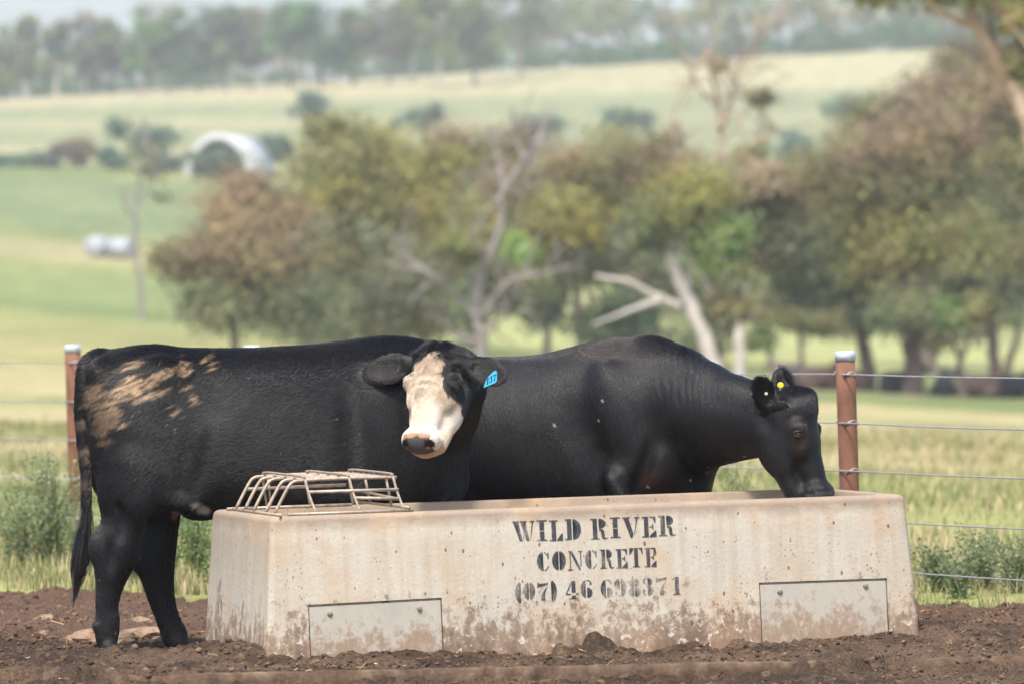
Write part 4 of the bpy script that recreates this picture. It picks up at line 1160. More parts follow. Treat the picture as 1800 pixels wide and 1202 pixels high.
# ---- the black cow with her muzzle in the trough ----------------------------
def build_cow():
    A2 = math.radians(-20)
    sh = np.array([.508, 26.75, 0.0]); fw = np.array([math.cos(A2), math.sin(A2), 0])
    O = sh - 1.45 * fw
    root = empty('black_cow', O, A2)
    tag(root, 'sleek all black cow with head lowered into the trough', 'cow')
    Pw = np.array([530 * 2.615e-3, 26.13, 1.135])
    H = Head(rot2(Pw - O, A2), rot2(np.array([.20, -.13, -.97]), A2), rot2(np.array([.90, -.36, .25]), A2), 1.045, 1.26)
    near = rot2(np.array([0, -1.0, 0]), A2)
    if H.l @ near < 0: H.l = -H.l; H.R3 = np.stack([H.a, H.l, H.n])     # +v is the side towards the camera
    f = Field((-0.12, -0.85, -0.10), (2.70, 0.42, 1.50), 0.0115)
    f.loft([(-0.02, 1.17, 1.0, .10), (.05, 1.235, .86, .17), (.18, 1.275, .74, .235), (.36, 1.30, .66, .265), (.60, 1.295, .58, .31), (.85, 1.290, .52, .345), (1.05, 1.300, .49, .345), (1.19, 1.332, .49, .325),
            (1.33, 1.366, .50, .295), (1.45, 1.380, .52, .265), (1.62, 1.374, .56, .225), (1.76, 1.325, .62, .185), (1.86, 1.24, .70, .13), (1.93, 1.10, .78, .06)], 0.06, 2.35)
    for sg in (-1, 1):
        f.ell((.26, sg * .14, .88), (.24, .15, .34), 0.09); f.ell((.36, sg * .20, 1.17), (.10, .06, .07), 0.08)
        f.ell((1.53, sg * .195, .98), (.135, .105, .30), 0.07, np.array([[.94, 0, .34], [0, 1, 0], [-.34, 0, .94]]))     # shoulder blade
        f.ell((1.68, sg * .18, .80), (.11, .085, .14), 0.07)                                                           # point of shoulder
        f.ell((1.42, sg * .20, .70), (.13, .07, .14), 0.07)
        f.chain([(1.56, sg * .17, .76, .12), (1.52, sg * .17, .56, .082), (1.54, sg * .17, .36, .058), (1.54, sg * .17, .12, .046), (1.55, sg * .17, .06, .054)], 0.04)
        hoofed(f, 1.56, sg * .17, -0.03)
        f.chain([(.26, sg * .17, .78, .15), (.18, sg * .18, .56, .09), (.12, sg * .18, .44, .08), (.12, sg * .18, .24, .056), (.13, sg * .18, .05, .052)], 0.04)
        hoofed(f, .135, sg * .18, -0.03)
    for sg in (-1, 1): f.ell((1.34, sg * .345, 1.0), (.055, .045, .19), 0.09, np.array([[.92, 0, .39], [0, 1, 0], [-.39, 0, .92]]), True)      # hollow behind the blade
    f.ell((1.74, -.02, .70), (.17, .12, .17), 0.09)                                 # brisket
    for sg in (-1, 1):                                                              # creases round the elbow and the point of the shoulder
        f.cap((1.45, sg * .315, .86), (1.37, sg * .325, .60), .020, .030, 0.05, None, True)
        f.cap((1.735, sg * .265, .98), (1.62, sg * .270, .66), .018, .030, 0.05, None, True)
        f.cap((1.52, sg * .30, .72), (1.58, sg * .285, .56), .045, .05, 0.05)
    hb = H.pt(.10, 0, -.13)
    def q(pt, r): return (pt[0], pt[1], pt[2], r)
    c1 = np.array([1.62, -.02, 1.09]); c2 = np.array([1.80, -.07, 1.065]); c3 = np.array([1.97, -.15, 1.02])
    f.chain([q(c1, .235), q(c2, .205), q(c3, .175), q(hb, .135)], 0.08, ((0, 1, 0), 0.84))
    f.chain([q(np.array([1.60, 0, 1.27]), .10), q(np.array([1.78, -.05, 1.225]), .085), q(np.array([1.93, -.13, 1.16]), .08), q(np.array([2.08, -.20, 1.11]), .07), q(H.pt(.02, 0, -.09), .06)], 0.07)
    f.chain([q(np.array([1.74, -.03, .86]), .13), q(np.array([1.88, -.10, .885]), .105), q(H.pt(.13, 0, -.20), .085)], 0.07)
    H.grow(f, [(1, (.085, .090, -.135), (-.105, .128, -.150), (.05, .90, .40), .054, 1), (-1, (.03, -.070, -.12), (-.150, -.105, -.135), (.1, .8, .6), .056, 1)])
    f.chain([(.08, 0, 1.21, .05), (0, 0, 1.19, .042), (-.04, 0, 1.1, .034), (-.03, 0, .8, .024), (-.02, 0, .45, .03)], 0.03)
    V, Q = f.mesh(); V = relax(V, Q, 2, 0.4); N = vnormals(V, Q)
    x, y, z = V.T
    d = 0.008 * (fbm(x * 6, y * 6, z * 6, 3) - 0.5)
    # skin wrinkles hanging down from the crest of the neck
    ww = x * 0.94 + 0.22 * (z - 1.2) + 0.075 * fbm(x * 5, z * 5, 1.0, 3)
    wr = np.sin(ww * 2 * np.pi / 0.034) * sstep(1.66, 1.75, x) * sstep(2.10, 1.95, x) * sstep(1.02, 1.14, z) * sstep(1.36, 1.28, z)
    d = d + 0.0012 * wr * (0.3 + 1.2 * fbm(x * 9, z * 9, 4.0, 2))
    # faint ribs
    rb = np.sin((x + 0.25 * (z - 1)) * 2 * np.pi / 0.11) * sstep(.6, .75, x) * sstep(1.3, 1.15, x) * sstep(.6, .75, z) * sstep(1.2, 1.05, z)
    d = d + 0.0005 * rb
    V = V + N * d[:, None]; N = vnormals(V, Q)
    def colour(P):
        u, v, w = H.uvw(P); x, y, z = P.T
        C = np.tile(np.array([.0044, .0041, .0046]), (len(P), 1)) * (0.8 + 0.45 * fbm(x * 4, y * 4, z * 4, 3))[:, None]
        br = np.exp(-((x - 1.70) / .06) ** 2 - ((z - .67) / .07) ** 2) * (y < .05)
        C = C + (np.array([.060, .026, .014]) - C) * (0.9 * br)[:, None]
        br2 = sstep(.0, .25, np.exp(-((x - 1.42) / .18) ** 2 - ((z - 1.34) / .035) ** 2))
        C = C + (np.array([.034, .024, .019]) - C) * (0.6 * br2)[:, None]
        hd = (u > -.05) & (u < .6) & (np.abs(v) < .17)
        em = np.exp(-((u - .195) / .05) ** 2 - ((np.abs(v) - .10) / .03) ** 2 - ((w + .05) / .03) ** 2) * hd
        C = C + (np.array([.055, .026, .012]) - C) * (0.8 * em)[:, None]
        sp = vnoise(x * 52, y * 52, z * 52)
        C = np.where((sp > .976)[:, None], np.array([.30, .27, .23]), C)
        du = sstep(.52, .72, fbm(x * 3.2 + 4, y * 3, z * 2.2, 4)) * sstep(.75, 1.15, z)
        C = C + (np.array([.020, .0165, .0145]) - C) * (0.7 * du)[:, None] * (sp <= .976)[:, None]
        ch = (vnoise(u * 60, v * 60, w * 60) > .93) & hd & (u > .18) & (w < -.10)
        C = np.where(ch[:, None], np.array([.38, .35, .31]), C)
        nz = hd & (u > .44) & (w > -.09)
        C = np.where(nz[:, None], np.array([.05, .05, .055]), C)
        return C
    body = obj('body', mesh_np('body', V, Q, colour(V), smooth=True), HIDE2, root)
    def spec(P, Nn):
        x, y, z = P.T
        u, v, w = H.uvw(P)
        hd = (u > -.05) & (u < .55) & (np.abs(v) < .16) & (w > -.28)
        ear = (u < .06) & (u > -.2) & (np.abs(v) > .10) & (np.abs(v) < .34) & (w > -.28)
        D = np.tile(np.array([-.8, 0, -.45]), (len(P), 1))
        wav = np.stack([vnoise(x * 7, z * 7, 1.0) - .5, 0 * x, vnoise(x * 7, z * 7, 5.0) - .5], 1) * .6
        D = D + wav
        fw_ = sstep(-.05, .12, x - 1.5)[:, None] * (~hd)[:, None]
        D = np.tile(np.array([-.8, 0, -.45]), (len(P), 1)) * (1 - fw_) + np.array([-.45, 0, -.85]) * fw_ + wav
        wh = sstep(-.27, -.13, w) * sstep(.60, .52, u) * sstep(.19, .14, np.abs(v)) * sstep(-.12, .02, u) * (x > 1.9)
        D = D * (1 - wh)[:, None] + wh[:, None] * (H.a + H.l * (np.sign(v)[:, None] * .3))
        D[ear] = H.l * np.sign(v[ear])[:, None] - .6 * H.a
        L = .012 + .006 * sstep(1.26, 1.33, z)
        L = L * (1 - wh) + wh * np.interp(u, [-.05, .03, .10, .4, .5], [.045, .034, .012, .008, .004])
        L = np.where(ear, .024, L)
        lift = np.where(ear, .9, .13 + .30 * sstep(1.26, 1.33, z))
        k = sstep(.55, -.1, Nn[:, 1]) * .97 + .03
        k = k * np.where(x < .55, .25, 1) * (1 + .5 * wh) * np.where(ear, 2.5, 1)
        k = np.where((u > .45) & hd & (w > -.10), 0, k)
        k = np.where(((u - .176) ** 2 + (np.abs(v) - .108) ** 2 + (w + .062) ** 2 < .024 ** 2), 0, k)
        return L, D, lift, colour(P), k
    coat = make_hair('coat', V, Q, N, 260000, spec, SLEEK, body, 6, 0.07, 0.62); coat['kind'] = 'stuff'
    for sg in (-1, 1): eyeball(H, sg, root)
    # round tag buttons: yellow in the far ear, a pale one in the near ear
    def button(c, nn, r, mat, name, label):
        nn = nn / np.linalg.norm(nn); a_ = np.cross(nn, [0, 0, 1.0]); a_ /= np.linalg.norm(a_); b_ = np.cross(nn, a_)
        th = np.linspace(0, 2 * np.pi, 16, endpoint=False); vs = []
        for (rr, dd) in ((r, 0), (r, .004), (r * .7, .007)): vs += [tuple(c + rr * (math.cos(t) * a_ + math.sin(t) * b_) + dd * nn) for t in th]
        F = [[i * 16 + j, i * 16 + (j + 1) % 16, (i + 1) * 16 + (j + 1) % 16, (i + 1) * 16 + j] for i in range(2) for j in range(16)] + [list(range(32, 48)), list(range(16))[::-1]]
        m = bpy.data.meshes.new(name); m.from_pydata(vs, [], F); m.update(); o = obj(name, m, mat, root); o['label'] = label
    def wpt(px, py, Y): return rot2(np.array([(px - 900) * Y / 1e4, Y, HC + (553 - py) * Y / 1e4]) - O, A2)
    button(wpt(1372, 677, 26.155), near, .0150, TAGYEL, 'ear_button', 'round yellow ear button in the far ear')
    button(wpt(1372, 686, 26.150), near, .0085, TAGBLUE, 'ear_button', 'small blue ear button below the yellow one')
    button(H.pt(-.025, .165, -.128), H.l * .75 + H.n * .6, .0075, TAGWHITE, 'ear_button', 'pale ear button in the near ear')
build_cow()

# ------------------------------------------------------------------ trees
LEAF = mat_attr('eucalypt_leaves', 0.6, 0.3, 0.38)
def bark(name, c0, c1, sc=1.2): return mat_vary(name, c0, c1, sc, 0.9, 0.15, 0.4, 0.05, 5, (1, 1, 0.3))
BARK_GREY = bark('grey_bark', (.16, .125, .10), (.30, .25, .215))
BARK_PALE = bark('pale_gum_bark', (.44, .38, .34), (.66, .60, .56), 0.8)
BARK_DEAD = bark('silvered_dead_wood', (.19, .165, .155), (.33, .295, .28))
BARK_TAN = bark('tan_peeling_bark', (.24, .15, .09), (.50, .40, .30), 0.8)
BARK_DARK = bark('dark_bark', (.085, .062, .05), (.18, .135, .11))

OLIVE = np.array([.150, .148, .058]); YELLOW = np.array([.215, .195, .058]); RUSSET = np.array([.200, .148, .080]); GREYG = np.array([.125, .135, .070])
DEEP = np.array([.080, .110, .052]); BRIGHT = np.array([.145, .200, .060]); BROWN = np.array([.180, .140, .080])

def leaves(lobes, n, size, r, base, spread=0.34, hang=0.55, fill=0.45):
    """leaf-sized faces gathered in puffs through each lobe; lobes: (centre, radii, colour)"""
    vol = np.array([np.prod(l[1]) ** (2 / 3) for l in lobes]); cnt = np.maximum(8, (n * vol / vol.sum())).astype(int)
    Ps, Cs, Os = [], [], []
    for (c, rad, col), k in zip(lobes, cnt):
        c = np.array(c); rad = np.array(rad)
        npuff = max(5, int(k / 85))
        d = r.normal(size=(npuff, 3)); d /= np.linalg.norm(d, axis=1, keepdims=True)
        d[:, 2] = np.where(d[:, 2] < -0.5, -d[:, 2], d[:, 2])
        pc = c + d * rad * (r.uniform(fill, 1.0, (npuff, 1)))
        pt = r.uniform(0.70, 1.32, (npuff, 1)) * (np.asarray(col if col is not None else base)[None, :] + r.normal(0, .010, (npuff, 3)))
        i = r.integers(0, npuff, k)
        p = pc[i] + r.normal(size=(k, 3)) * rad.mean() * spread * np.array([1, 1, .7])
        Ps.append(p); Os.append((p - pc[i]) / rad.mean() + .8 * (pc[i] - c) / rad); Cs.append(np.clip(1.65 * pt[i] * r.uniform(.9, 1.12, (k, 1)), .01, .8))
    P = np.concatenate(Ps); C = np.concatenate(Cs); m = len(P)
    # blades lie roughly along the surface of their puff, so that clumps catch the light as clumps
    O_ = np.concatenate(Os); O_ = O_ / (np.linalg.norm(O_, axis=1, keepdims=True) + 1e-9) + .42 * r.normal(size=(m, 3)) + np.array([0, 0, .35])
    O_ /= np.linalg.norm(O_, axis=1, keepdims=True)
    ax = r.normal(size=(m, 3)); ax[:, 2] -= hang; ax -= O_ * (ax * O_).sum(1, keepdims=True); ax /= np.linalg.norm(ax, axis=1, keepdims=True) + 1e-9
    sd = np.cross(O_, ax)
    s = size * r.uniform(.6, 1.4, (m, 1))
    V = np.stack([P, P + ax * s * .5 + sd * s * .26, P + ax * s, P + ax * s * .5 - sd * s * .26], 1).reshape(-1, 3)
    F = np.arange(4 * m).reshape(m, 4)
    return V, F, np.repeat(C, 4, 0)

def at(px, py, Y): return np.array([(px - 900) * Y / 1e4, Y, HC + (553 - py) * Y / 1e4])

def tree(name, label, cat, Y, limbs, lobes, barkm, r, n=6000, size=0.26, base=OLIVE, depth=1.0, group=None, base_px=None):
    """limbs: [([(px,py[,dy])...], r0, r1)] ; lobes: (px,py,rx,ry[,colour]) ; all given at the tree's own distance Y and turned into metres"""
    k = Y / 1e4
    bx = base_px if base_px is not None else limbs[0][0][0][0]
    B = np.array([(bx - 900) * k, Y, float(ground_z((bx - 900) * k, Y))])
    root = empty(name, B)
    tag(root, label, cat, group)
    parts = []
    for li, (pl, r0, r1) in enumerate(limbs):
        P = np.array([at(p[0], p[1], Y) + np.array([0, p[2] if len(p) > 2 else 0, 0]) for p in pl]) - B
        if li == 0: P[0] = P[0] * np.array([1, 1, 0]) + np.array([0, 0, -0.2])
        P = smooth_line(P, max(8, 5 * len(P)))
        P[1:-1] += r.normal(0, 0.035 * r0 / 0.3, (len(P) - 2, 3))
        rad = np.linspace(r0, r1, len(P)); rad[0] *= 1.25
        parts.append(tube_vf(P, rad, 9))
        if 'dead' in name:                      # bare twigs
            for _ in range(14 if 'topped' in name else 8):
                i = r.integers(len(P) // 3 if 'topped' not in name else len(P) // 2, len(P)); d = r.normal(size=3) + np.array([0, 0, .5]); d /= np.linalg.norm(d); ln = r.uniform(.5, 1.6) * (1.5 if 'topped' in name else 1)
                q0 = P[min(i, len(P) - 1)]; Q_ = smooth_line([q0, q0 + d * ln * .5 + r.normal(0, .1, 3), q0 + d * ln + r.normal(0, .2, 3)], 6)
                parts.append(tube_vf(Q_, np.linspace(max(rad[min(i, len(P) - 1)] * .4, .035), .02, 6), 5))
    L3 = []
    for lb in lobes:
        c = at(lb[0], lb[1], Y) - B; rx, rz = lb[2] * k, lb[3] * k
        c = c + np.array([0, r.normal(0, 0.35 * rx) * depth, 0])
        L3.append((c, (rx * 1.0, rx * .9 * depth, rz * 1.0), lb[4] if len(lb) > 4 else None))
        # a bough running into the lobe
        if len(limbs) and r.random() < 0.8:
            pl, r0, r1 = limbs[0]; j = at(pl[-1][0], pl[-1][1], Y) - B
            Q_ = smooth_line([j, (j + c) / 2 + r.normal(0, .2 * rx, 3), c], 8)
            parts.append(tube_vf(Q_, np.linspace(max(r1 * .7, .05), .03, 8), 6))
    V, F = join(parts)
    obj('trunk', mesh_np('trunk', V, F, smooth=True), barkm, root)
    if L3:
        V, F, C = leaves(L3, int(n * 1.7), size * .80, r, base)
        co = obj('crown', mesh_np('crown', V, F, C), LEAF, root)
    return root

def build_trees():
    r = np.random.default_rng(21)
    T = lambda *a, **k: tree(*a, r=r, **k)
    T('eucalypt_tree', 'rounded russet brown tree at the left edge of the grove', 'tree', 200, [([(412, 620), (412, 590), (405, 560), (430, 500)], .16, .10)],
      [(440, 365, 82, 72, RUSSET), (400, 420, 70, 60, RUSSET * .95), (350, 470, 78, 58, BROWN), (470, 470, 100, 80, BROWN), (310, 465, 38, 40, OLIVE), (420, 545, 110, 45, GREYG), (520, 545, 80, 60, GREYG), (360, 545, 50, 40, GREYG), (500, 400, 60, 60, RUSSET)], BARK_DARK, n=11000)
    T('eucalypt_tree', 'tall yellow green tree between the russet tree and the silvery dead tree', 'tree', 214, [([(655, 640), (652, 560), (640, 480)], .22, .12), ([(640, 500), (620, 430), (610, 330)], .12, .05), ([(645, 490), (700, 400), (690, 300)], .12, .05)],
      [(605, 265, 75, 62, OLIVE), (680, 290, 85, 62, YELLOW), (590, 345, 60, 60, YELLOW), (650, 370, 90, 70, OLIVE), (735, 390, 80, 75, YELLOW), (600, 470, 80, 70, OLIVE), (700, 490, 90, 75, GREYG), (640, 570, 95, 50, GREYG), (740, 560, 60, 45, OLIVE), (570, 230, 35, 30, OLIVE), (775, 300, 45, 50, YELLOW)], BARK_GREY, n=13000)
    T('dead_tree', 'silvery twisting dead tree rising above the steer\'s head', 'tree', 180, [([(850, 640), (845, 590), (838, 540), (850, 470), (880, 400), (886, 340), (925, 285), (958, 225)], .21, .04), ([(886, 345), (880, 290), (862, 235)], .09, .03),
      ([(842, 560), (800, 520), (755, 480, -.8), (690, 468, -1)], .14, .03), ([(840, 530), (822, 480, .5), (808, 440, .6)], .15, .03), ([(845, 560), (890, 500, -.5), (950, 482, -1), (1005, 470, -1)], .12, .025), ([(760, 485, -.8), (720, 455, -.8), (700, 425, -.8)], .08, .02), ([(925, 285), (905, 240), (900, 205)], .07, .02), ([(850, 600), (800, 590, .4), (780, 560, .5)], .12, .03), ([(845, 600), (880, 560), (930, 545)], .1, .02)],
      [(905, 430, 35, 25, BRIGHT), (800, 450, 40, 30, OLIVE)], BARK_DEAD, n=700)
    T('eucalypt_tree', 'olive brown crowned tree behind the silvery dead tree', 'tree', 245, [([(830, 640), (832, 500), (840, 400)], .2, .1)],
      [(800, 262, 60, 45, BROWN), (862, 290, 65, 55, OLIVE), (780, 340, 60, 60, BROWN), (930, 262, 60, 45, BROWN), (880, 380, 80, 70, OLIVE), (800, 430, 70, 70, GREYG), (930, 350, 60, 60, OLIVE), (830, 500, 90, 60, GREYG)], BARK_GREY, n=9000, size=.3)
    T('eucalypt_tree', 'olive domed tree right of the silvery dead tree', 'tree', 205, [([(1020, 640), (1018, 560), (1010, 480)], .18, .1)],
      [(1000, 300, 62, 50, BROWN), (1070, 285, 72, 60, OLIVE), (1010, 385, 90, 62, YELLOW * .85), (960, 430, 65, 55, OLIVE), (1070, 410, 80, 70, OLIVE), (1100, 470, 60, 50, GREYG), (1010, 470, 70, 50, GREYG), (1045, 575, 60, 45, DEEP), (1110, 590, 60, 40, DEEP), (1130, 300, 50, 50, BROWN)], BARK_GREY, n=11000)
    T('gum_tree', 'gum with white trunk leaning left above the black cow\'s shoulder', 'tree', 186, [([(1262, 650), (1240, 600), (1205, 520), (1180, 455), (1165, 400)], .30, .13), ([(1195, 540), (1155, 522, -.4), (1105, 497, -.8), (1045, 486, -1)], .15, .05), ([(1158, 528, -.4), (1100, 548, -.8), (1040, 572, -1)], .10, .03), ([(1205, 520), (1225, 440, .3), (1230, 380, .4)], .12, .04)],
      [(1180, 380, 66, 52, OLIVE), (1262, 440, 52, 66, BRIGHT * .85), (1215, 345, 65, 50, YELLOW * .9), (1275, 540, 34, 50, OLIVE), (1130, 420, 45, 40, GREYG)], BARK_PALE, n=7500)
    T('gum_tree', 'gum with straight white trunk above the crest of the cow\'s neck', 'tree', 196, [([(1302, 660), (1300, 600), (1297, 545), (1282, 500), (1275, 450)], .20, .10), ([(1298, 545), (1318, 490), (1335, 440)], .12, .05)],
      [(1330, 385, 85, 62, OLIVE), (1385, 440, 70, 62, GREYG), (1315, 455, 60, 45, OLIVE), (1280, 400, 45, 50, GREYG), (1340, 330, 70, 45, BROWN)], BARK_PALE, n=7000)
    T('dead_topped_gum', 'tall tan barked tree with bare broken top rising over the grove', 'tree', 236, [([(1262, 640), (1255, 500), (1252, 380), (1268, 270), (1262, 180), (1240, 85)], .28, .06), ([(1265, 230), (1290, 160), (1302, 90)], .14, .04), ([(1268, 300), (1310, 262), (1375, 228)], .16, .05), ([(1256, 330), (1215, 280), (1190, 250)], .10, .03), ([(1288, 165), (1318, 178), (1336, 190)], .07, .03), ([(1262, 190), (1225, 150), (1215, 110)], .08, .03), ([(1300, 110), (1325, 85), (1332, 60)], .06, .02)],
      [(1335, 185, 26, 38, OLIVE), (1262, 125, 18, 26, BROWN), (1320, 270, 34, 24, OLIVE), (1165, 262, 40, 35, BROWN)], BARK_TAN, n=900, size=.3)
    T('eucalypt_tree', 'broad olive tree directly behind the right fence post', 'tree', 200, [([(1528, 700), (1522, 620), (1500, 540), (1470, 460)], .30, .14), ([(1510, 560), (1545, 480), (1550, 400)], .16, .06)],
      [(1420, 330, 85, 55, OLIVE), (1500, 310, 85, 55, BROWN), (1395, 410, 70, 60, GREYG), (1480, 400, 95, 70, OLIVE), (1440, 500, 90, 55, GREYG), (1520, 500, 70, 60, OLIVE), (1530, 570, 45, 50, DEEP)], BARK_DARK, n=11000)
    T('eucalypt_tree', 'thick trunked broad tree shading the resting cattle', 'tree', 196, [([(1606, 700), (1605, 640), (1598, 580), (1570, 500)], .42, .2), ([(1602, 610), (1650, 540), (1690, 460)], .24, .08)],
      [(1580, 260, 95, 60, BROWN), (1560, 350, 85, 65, OLIVE), (1650, 340, 100, 70, OLIVE), (1600, 440, 105, 75, YELLOW * .8), (1690, 440, 85, 70, OLIVE), (1600, 545, 80, 40, GREYG), (1680, 530, 60, 45, GREYG), (1640, 270, 70, 50, RUSSET * .85)], BARK_DARK, n=13000)
    T('eucalypt_tree', 'dull olive tree filling the gap behind the leaning white gum', 'tree', 228, [([(1150, 640), (1148, 560), (1140, 480)], .2, .1)],
      [(1110, 350, 70, 60, OLIVE), (1170, 300, 60, 50, BROWN), (1130, 430, 80, 60, GREYG), (1190, 520, 70, 60, GREYG), (1090, 560, 70, 55, DEEP), (1280, 330, 60, 50, OLIVE), (1250, 400, 70, 60, OLIVE), (1290, 480, 60, 60, GREYG), (1230, 590, 70, 45, GREYG)], BARK_GREY, n=10000, size=.3)
    T('eucalypt_tree', 'greyish tree filling the gap left of the silvery dead tree', 'tree', 232, [([(745, 640), (750, 560), (760, 500)], .2, .1)],
      [(760, 480, 70, 60, OLIVE), (720, 560, 80, 60, GREYG), (800, 560, 60, 60, DEEP), (540, 340, 50, 60, OLIVE), (560, 480, 60, 70, GREYG), (560, 580, 80, 45, GREYG), (720, 330, 60, 60, YELLOW), (850, 400, 60, 60, OLIVE)], BARK_GREY, n=9000, size=.3)
    T('eucalypt_tree', 'pale olive tree filling the right grove behind the thick trunk', 'tree', 240, [([(1640, 660), (1640, 560), (1630, 480)], .22, .1)],
      [(1380, 350, 80, 60, OLIVE), (1460, 360, 80, 60, YELLOW * .9), (1550, 430, 90, 70, OLIVE), (1650, 420, 90, 70, YELLOW * .85), (1720, 380, 80, 70, OLIVE), (1400, 500, 80, 50, GREYG), (1560, 520, 80, 50, GREYG), (1680, 580, 60, 40, GREYG), (1760, 560, 70, 45, GREYG), (1470, 570, 60, 40, OLIVE), (1640, 600, 50, 30, OLIVE)], BARK_GREY, n=11000, size=.3)
    T('eucalypt_tree', 'loose grey green tree just left of the silvery dead trunk', 'tree', 224, [([(960, 640), (962, 560), (955, 500)], .18, .1)],
      [(900, 520, 60, 50, GREYG), (960, 380, 60, 60, OLIVE), (940, 470, 70, 60, OLIVE), (870, 470, 50, 50, GREYG), (970, 545, 50, 45, GREYG), (900, 330, 60, 50, BROWN)], BARK_GREY, n=6000, size=.3)
    T('sapling', 'young forked tree right of the thick trunked shade tree', 'tree', 190, [([(1690, 690), (1688, 640), (1672, 580)], .14, .05), ([(1688, 635), (1706, 590), (1712, 550)], .09, .04)],
      [(1668, 560, 32, 32, BRIGHT * .8), (1712, 550, 35, 34, OLIVE)], BARK_DARK, n=1500)
    T('eucalypt_tree', 'dark tree with paired trunks at the right edge of the grove', 'tree', 206, [([(1750, 692), (1748, 620), (1738, 540), (1730, 470)], .26, .14), ([(1764, 690), (1772, 640), (1795, 570)], .20, .1)],
      [(1745, 290, 85, 70, OLIVE), (1800, 330, 70, 80, YELLOW * .8), (1735, 400, 85, 75, GREYG), (1800, 450, 70, 70, OLIVE), (1760, 520, 80, 50, GREYG), (1740, 200, 80, 55, BROWN), (1790, 240, 60, 50, OLIVE)], BARK_DARK, n=11000)
    T('sapling', 'slender young tree standing left of the cow\'s ears', 'tree', 225, [([(1354, 662), (1353, 610), (1345, 560)], .12, .05)], [(1350, 548, 42, 40, OLIVE), (1340, 600, 25, 22, BRIGHT * .8)], BARK_GREY, n=1800)
    T('sapling', 'slender pale stemmed tree right above the cow\'s poll', 'tree', 230, [([(1408, 662), (1408, 610), (1400, 560)], .15, .06)], [(1400, 555, 45, 40, GREYG), (1440, 570, 35, 30, OLIVE)], BARK_GREY, n=1800)
    T('eucalypt_tree', 'dark crowned tree towering behind the right hand grove', 'tree', 262, [([(1620, 660), (1625, 500), (1640, 350)], .3, .15)],
      [(1700, 108, 62, 32, BROWN * .8), (1690, 170, 85, 55, BROWN), (1560, 215, 70, 45, OLIVE * .9), (1625, 190, 70, 50, BROWN), (1500, 250, 55, 35, OLIVE), (1760, 130, 60, 50, BROWN * .8), (1480, 300, 60, 50, GREYG), (1600, 300, 100, 80, GREYG), (1720, 300, 80, 80, GREYG)], BARK_GREY, n=12000, size=.34)
    T('gum_tree', 'near gum with tan and white trunk leaning in at the top right corner', 'tree', 112, [([(1890, 745), (1875, 600), (1850, 420), (1822, 290), (1795, 190), (1748, 100), (1712, 35), (1690, -50)], .22, .11), ([(1712, 45), (1660, 28, -.3), (1628, 0, -.4), (1600, -50, -.5)], .09, .04), ([(1765, 130), (1745, 60, .3), (1740, -10, .4)], .08, .04)],
      [(1545, -12, 62, 20, OLIVE), (1625, -25, 70, 38, OLIVE), (1720, -20, 90, 45, OLIVE), (1785, 30, 42, 62, YELLOW * .8), (1800, 120, 35, 55, OLIVE), (1660, -60, 120, 50, GREYG), (1880, 100, 80, 100, OLIVE), (1910, 250, 80, 80, GREYG), (1480, -35, 60, 25, OLIVE)], BARK_TAN, n=9000, size=.17)
    T('dead_tree', 'slim grey dead trunk standing alone in the left paddock', 'tree', 268, [([(248, 548), (247, 500), (238, 420), (240, 350), (258, 270), (252, 200)], .15, .04), ([(240, 360), (268, 310), (285, 290)], .07, .03), ([(242, 400), (222, 360), (215, 330)], .05, .02)],
      [(250, 300, 34, 45, GREYG * 1.2), (275, 350, 22, 22, GREYG * 1.2)], BARK_DEAD, n=260, size=.34)

    # shrub belt and scattered shrubs on the far slope
    shr = [(18, 306, 34, 26, 612, 'dark shrub cut by the left frame edge below the hill'), (68, 300, 36, 27, 612, 'dark low shrub second from the left frame edge below the hill'), (138, 283, 44, 40, 616, 'tall russet topped shrub in the middle of the left shrub belt'),
           (192, 294, 36, 32, 612, 'dark shrub just left of the tallest bush of the belt'), (255, 262, 52, 56, 612, 'tallest bush of the left shrub belt, left of the white arch'), (296, 296, 26, 22, 608, 'small shrub at the left foot of the white arch'),
           (388, 286, 42, 28, 588, 'round green shrub growing in front of the white arch'), (550, 192, 36, 34, 770, 'dark shrub standing alone on the slope below the hill trees'), (742, 207, 42, 20, 740, 'low green shrub on the slope above the yellow green tree'),
           (480, 262, 30, 30, 640, 'pale shrub right of the white arch'), (1098, 212, 46, 18, 720, 'low shrub on the slope left of the bare topped tree'), (1400, 250, 46, 26, 640, 'blue grey shrub right of the bare topped tree'), (1492, 190, 42, 36, 690, 'green shrub above the right hand grove'), (940, 222, 50, 18, 700, 'grey green shrub behind the olive crowns')]
    for (px, py, rx, ry, Y, lab) in shr:
        k = Y / 1e4; X = (px - 900) * k; z0 = float(ground_z(X, Y)); zt = HC + (553 - py + ry) * k
        root = empty('shrub', (X, Y, z0)); tag(root, lab, 'shrub', 'shrubs on the far slope')
        Hh = max(zt - z0, 1.0); w_ = rx * k
        st = [tube_vf(smooth_line([(0, 0, -.2), (r.normal(0, .2), r.normal(0, .2), Hh * .3), (r.normal(0, w_ * .4), r.normal(0, w_ * .3), Hh * .7)], 6), np.linspace(.14, .04, 6), 6) for _ in range(4)]
        V, F = join(st); obj('stem', mesh_np('stem', V, F), BARK_DARK, root)
        lob = [((r.normal(0, .45) * w_, r.normal(0, .4) * w_, Hh * r.uniform(.3, .8)), (w_ * r.uniform(.35, .55), w_ * .5, Hh * r.uniform(.2, .32)), None) for _ in range(7)] + [((0, 0, Hh * .45), (w_ * .8, w_ * .7, Hh * .5), None)]
        V, F, C = leaves(lob, 1500, .55, r, DEEP * np.array([.85, 1.0, 1.15]) if 'russet' not in lab else BROWN * .8)
        obj('crown', mesh_np('crown', V, F, C), LEAF, root)

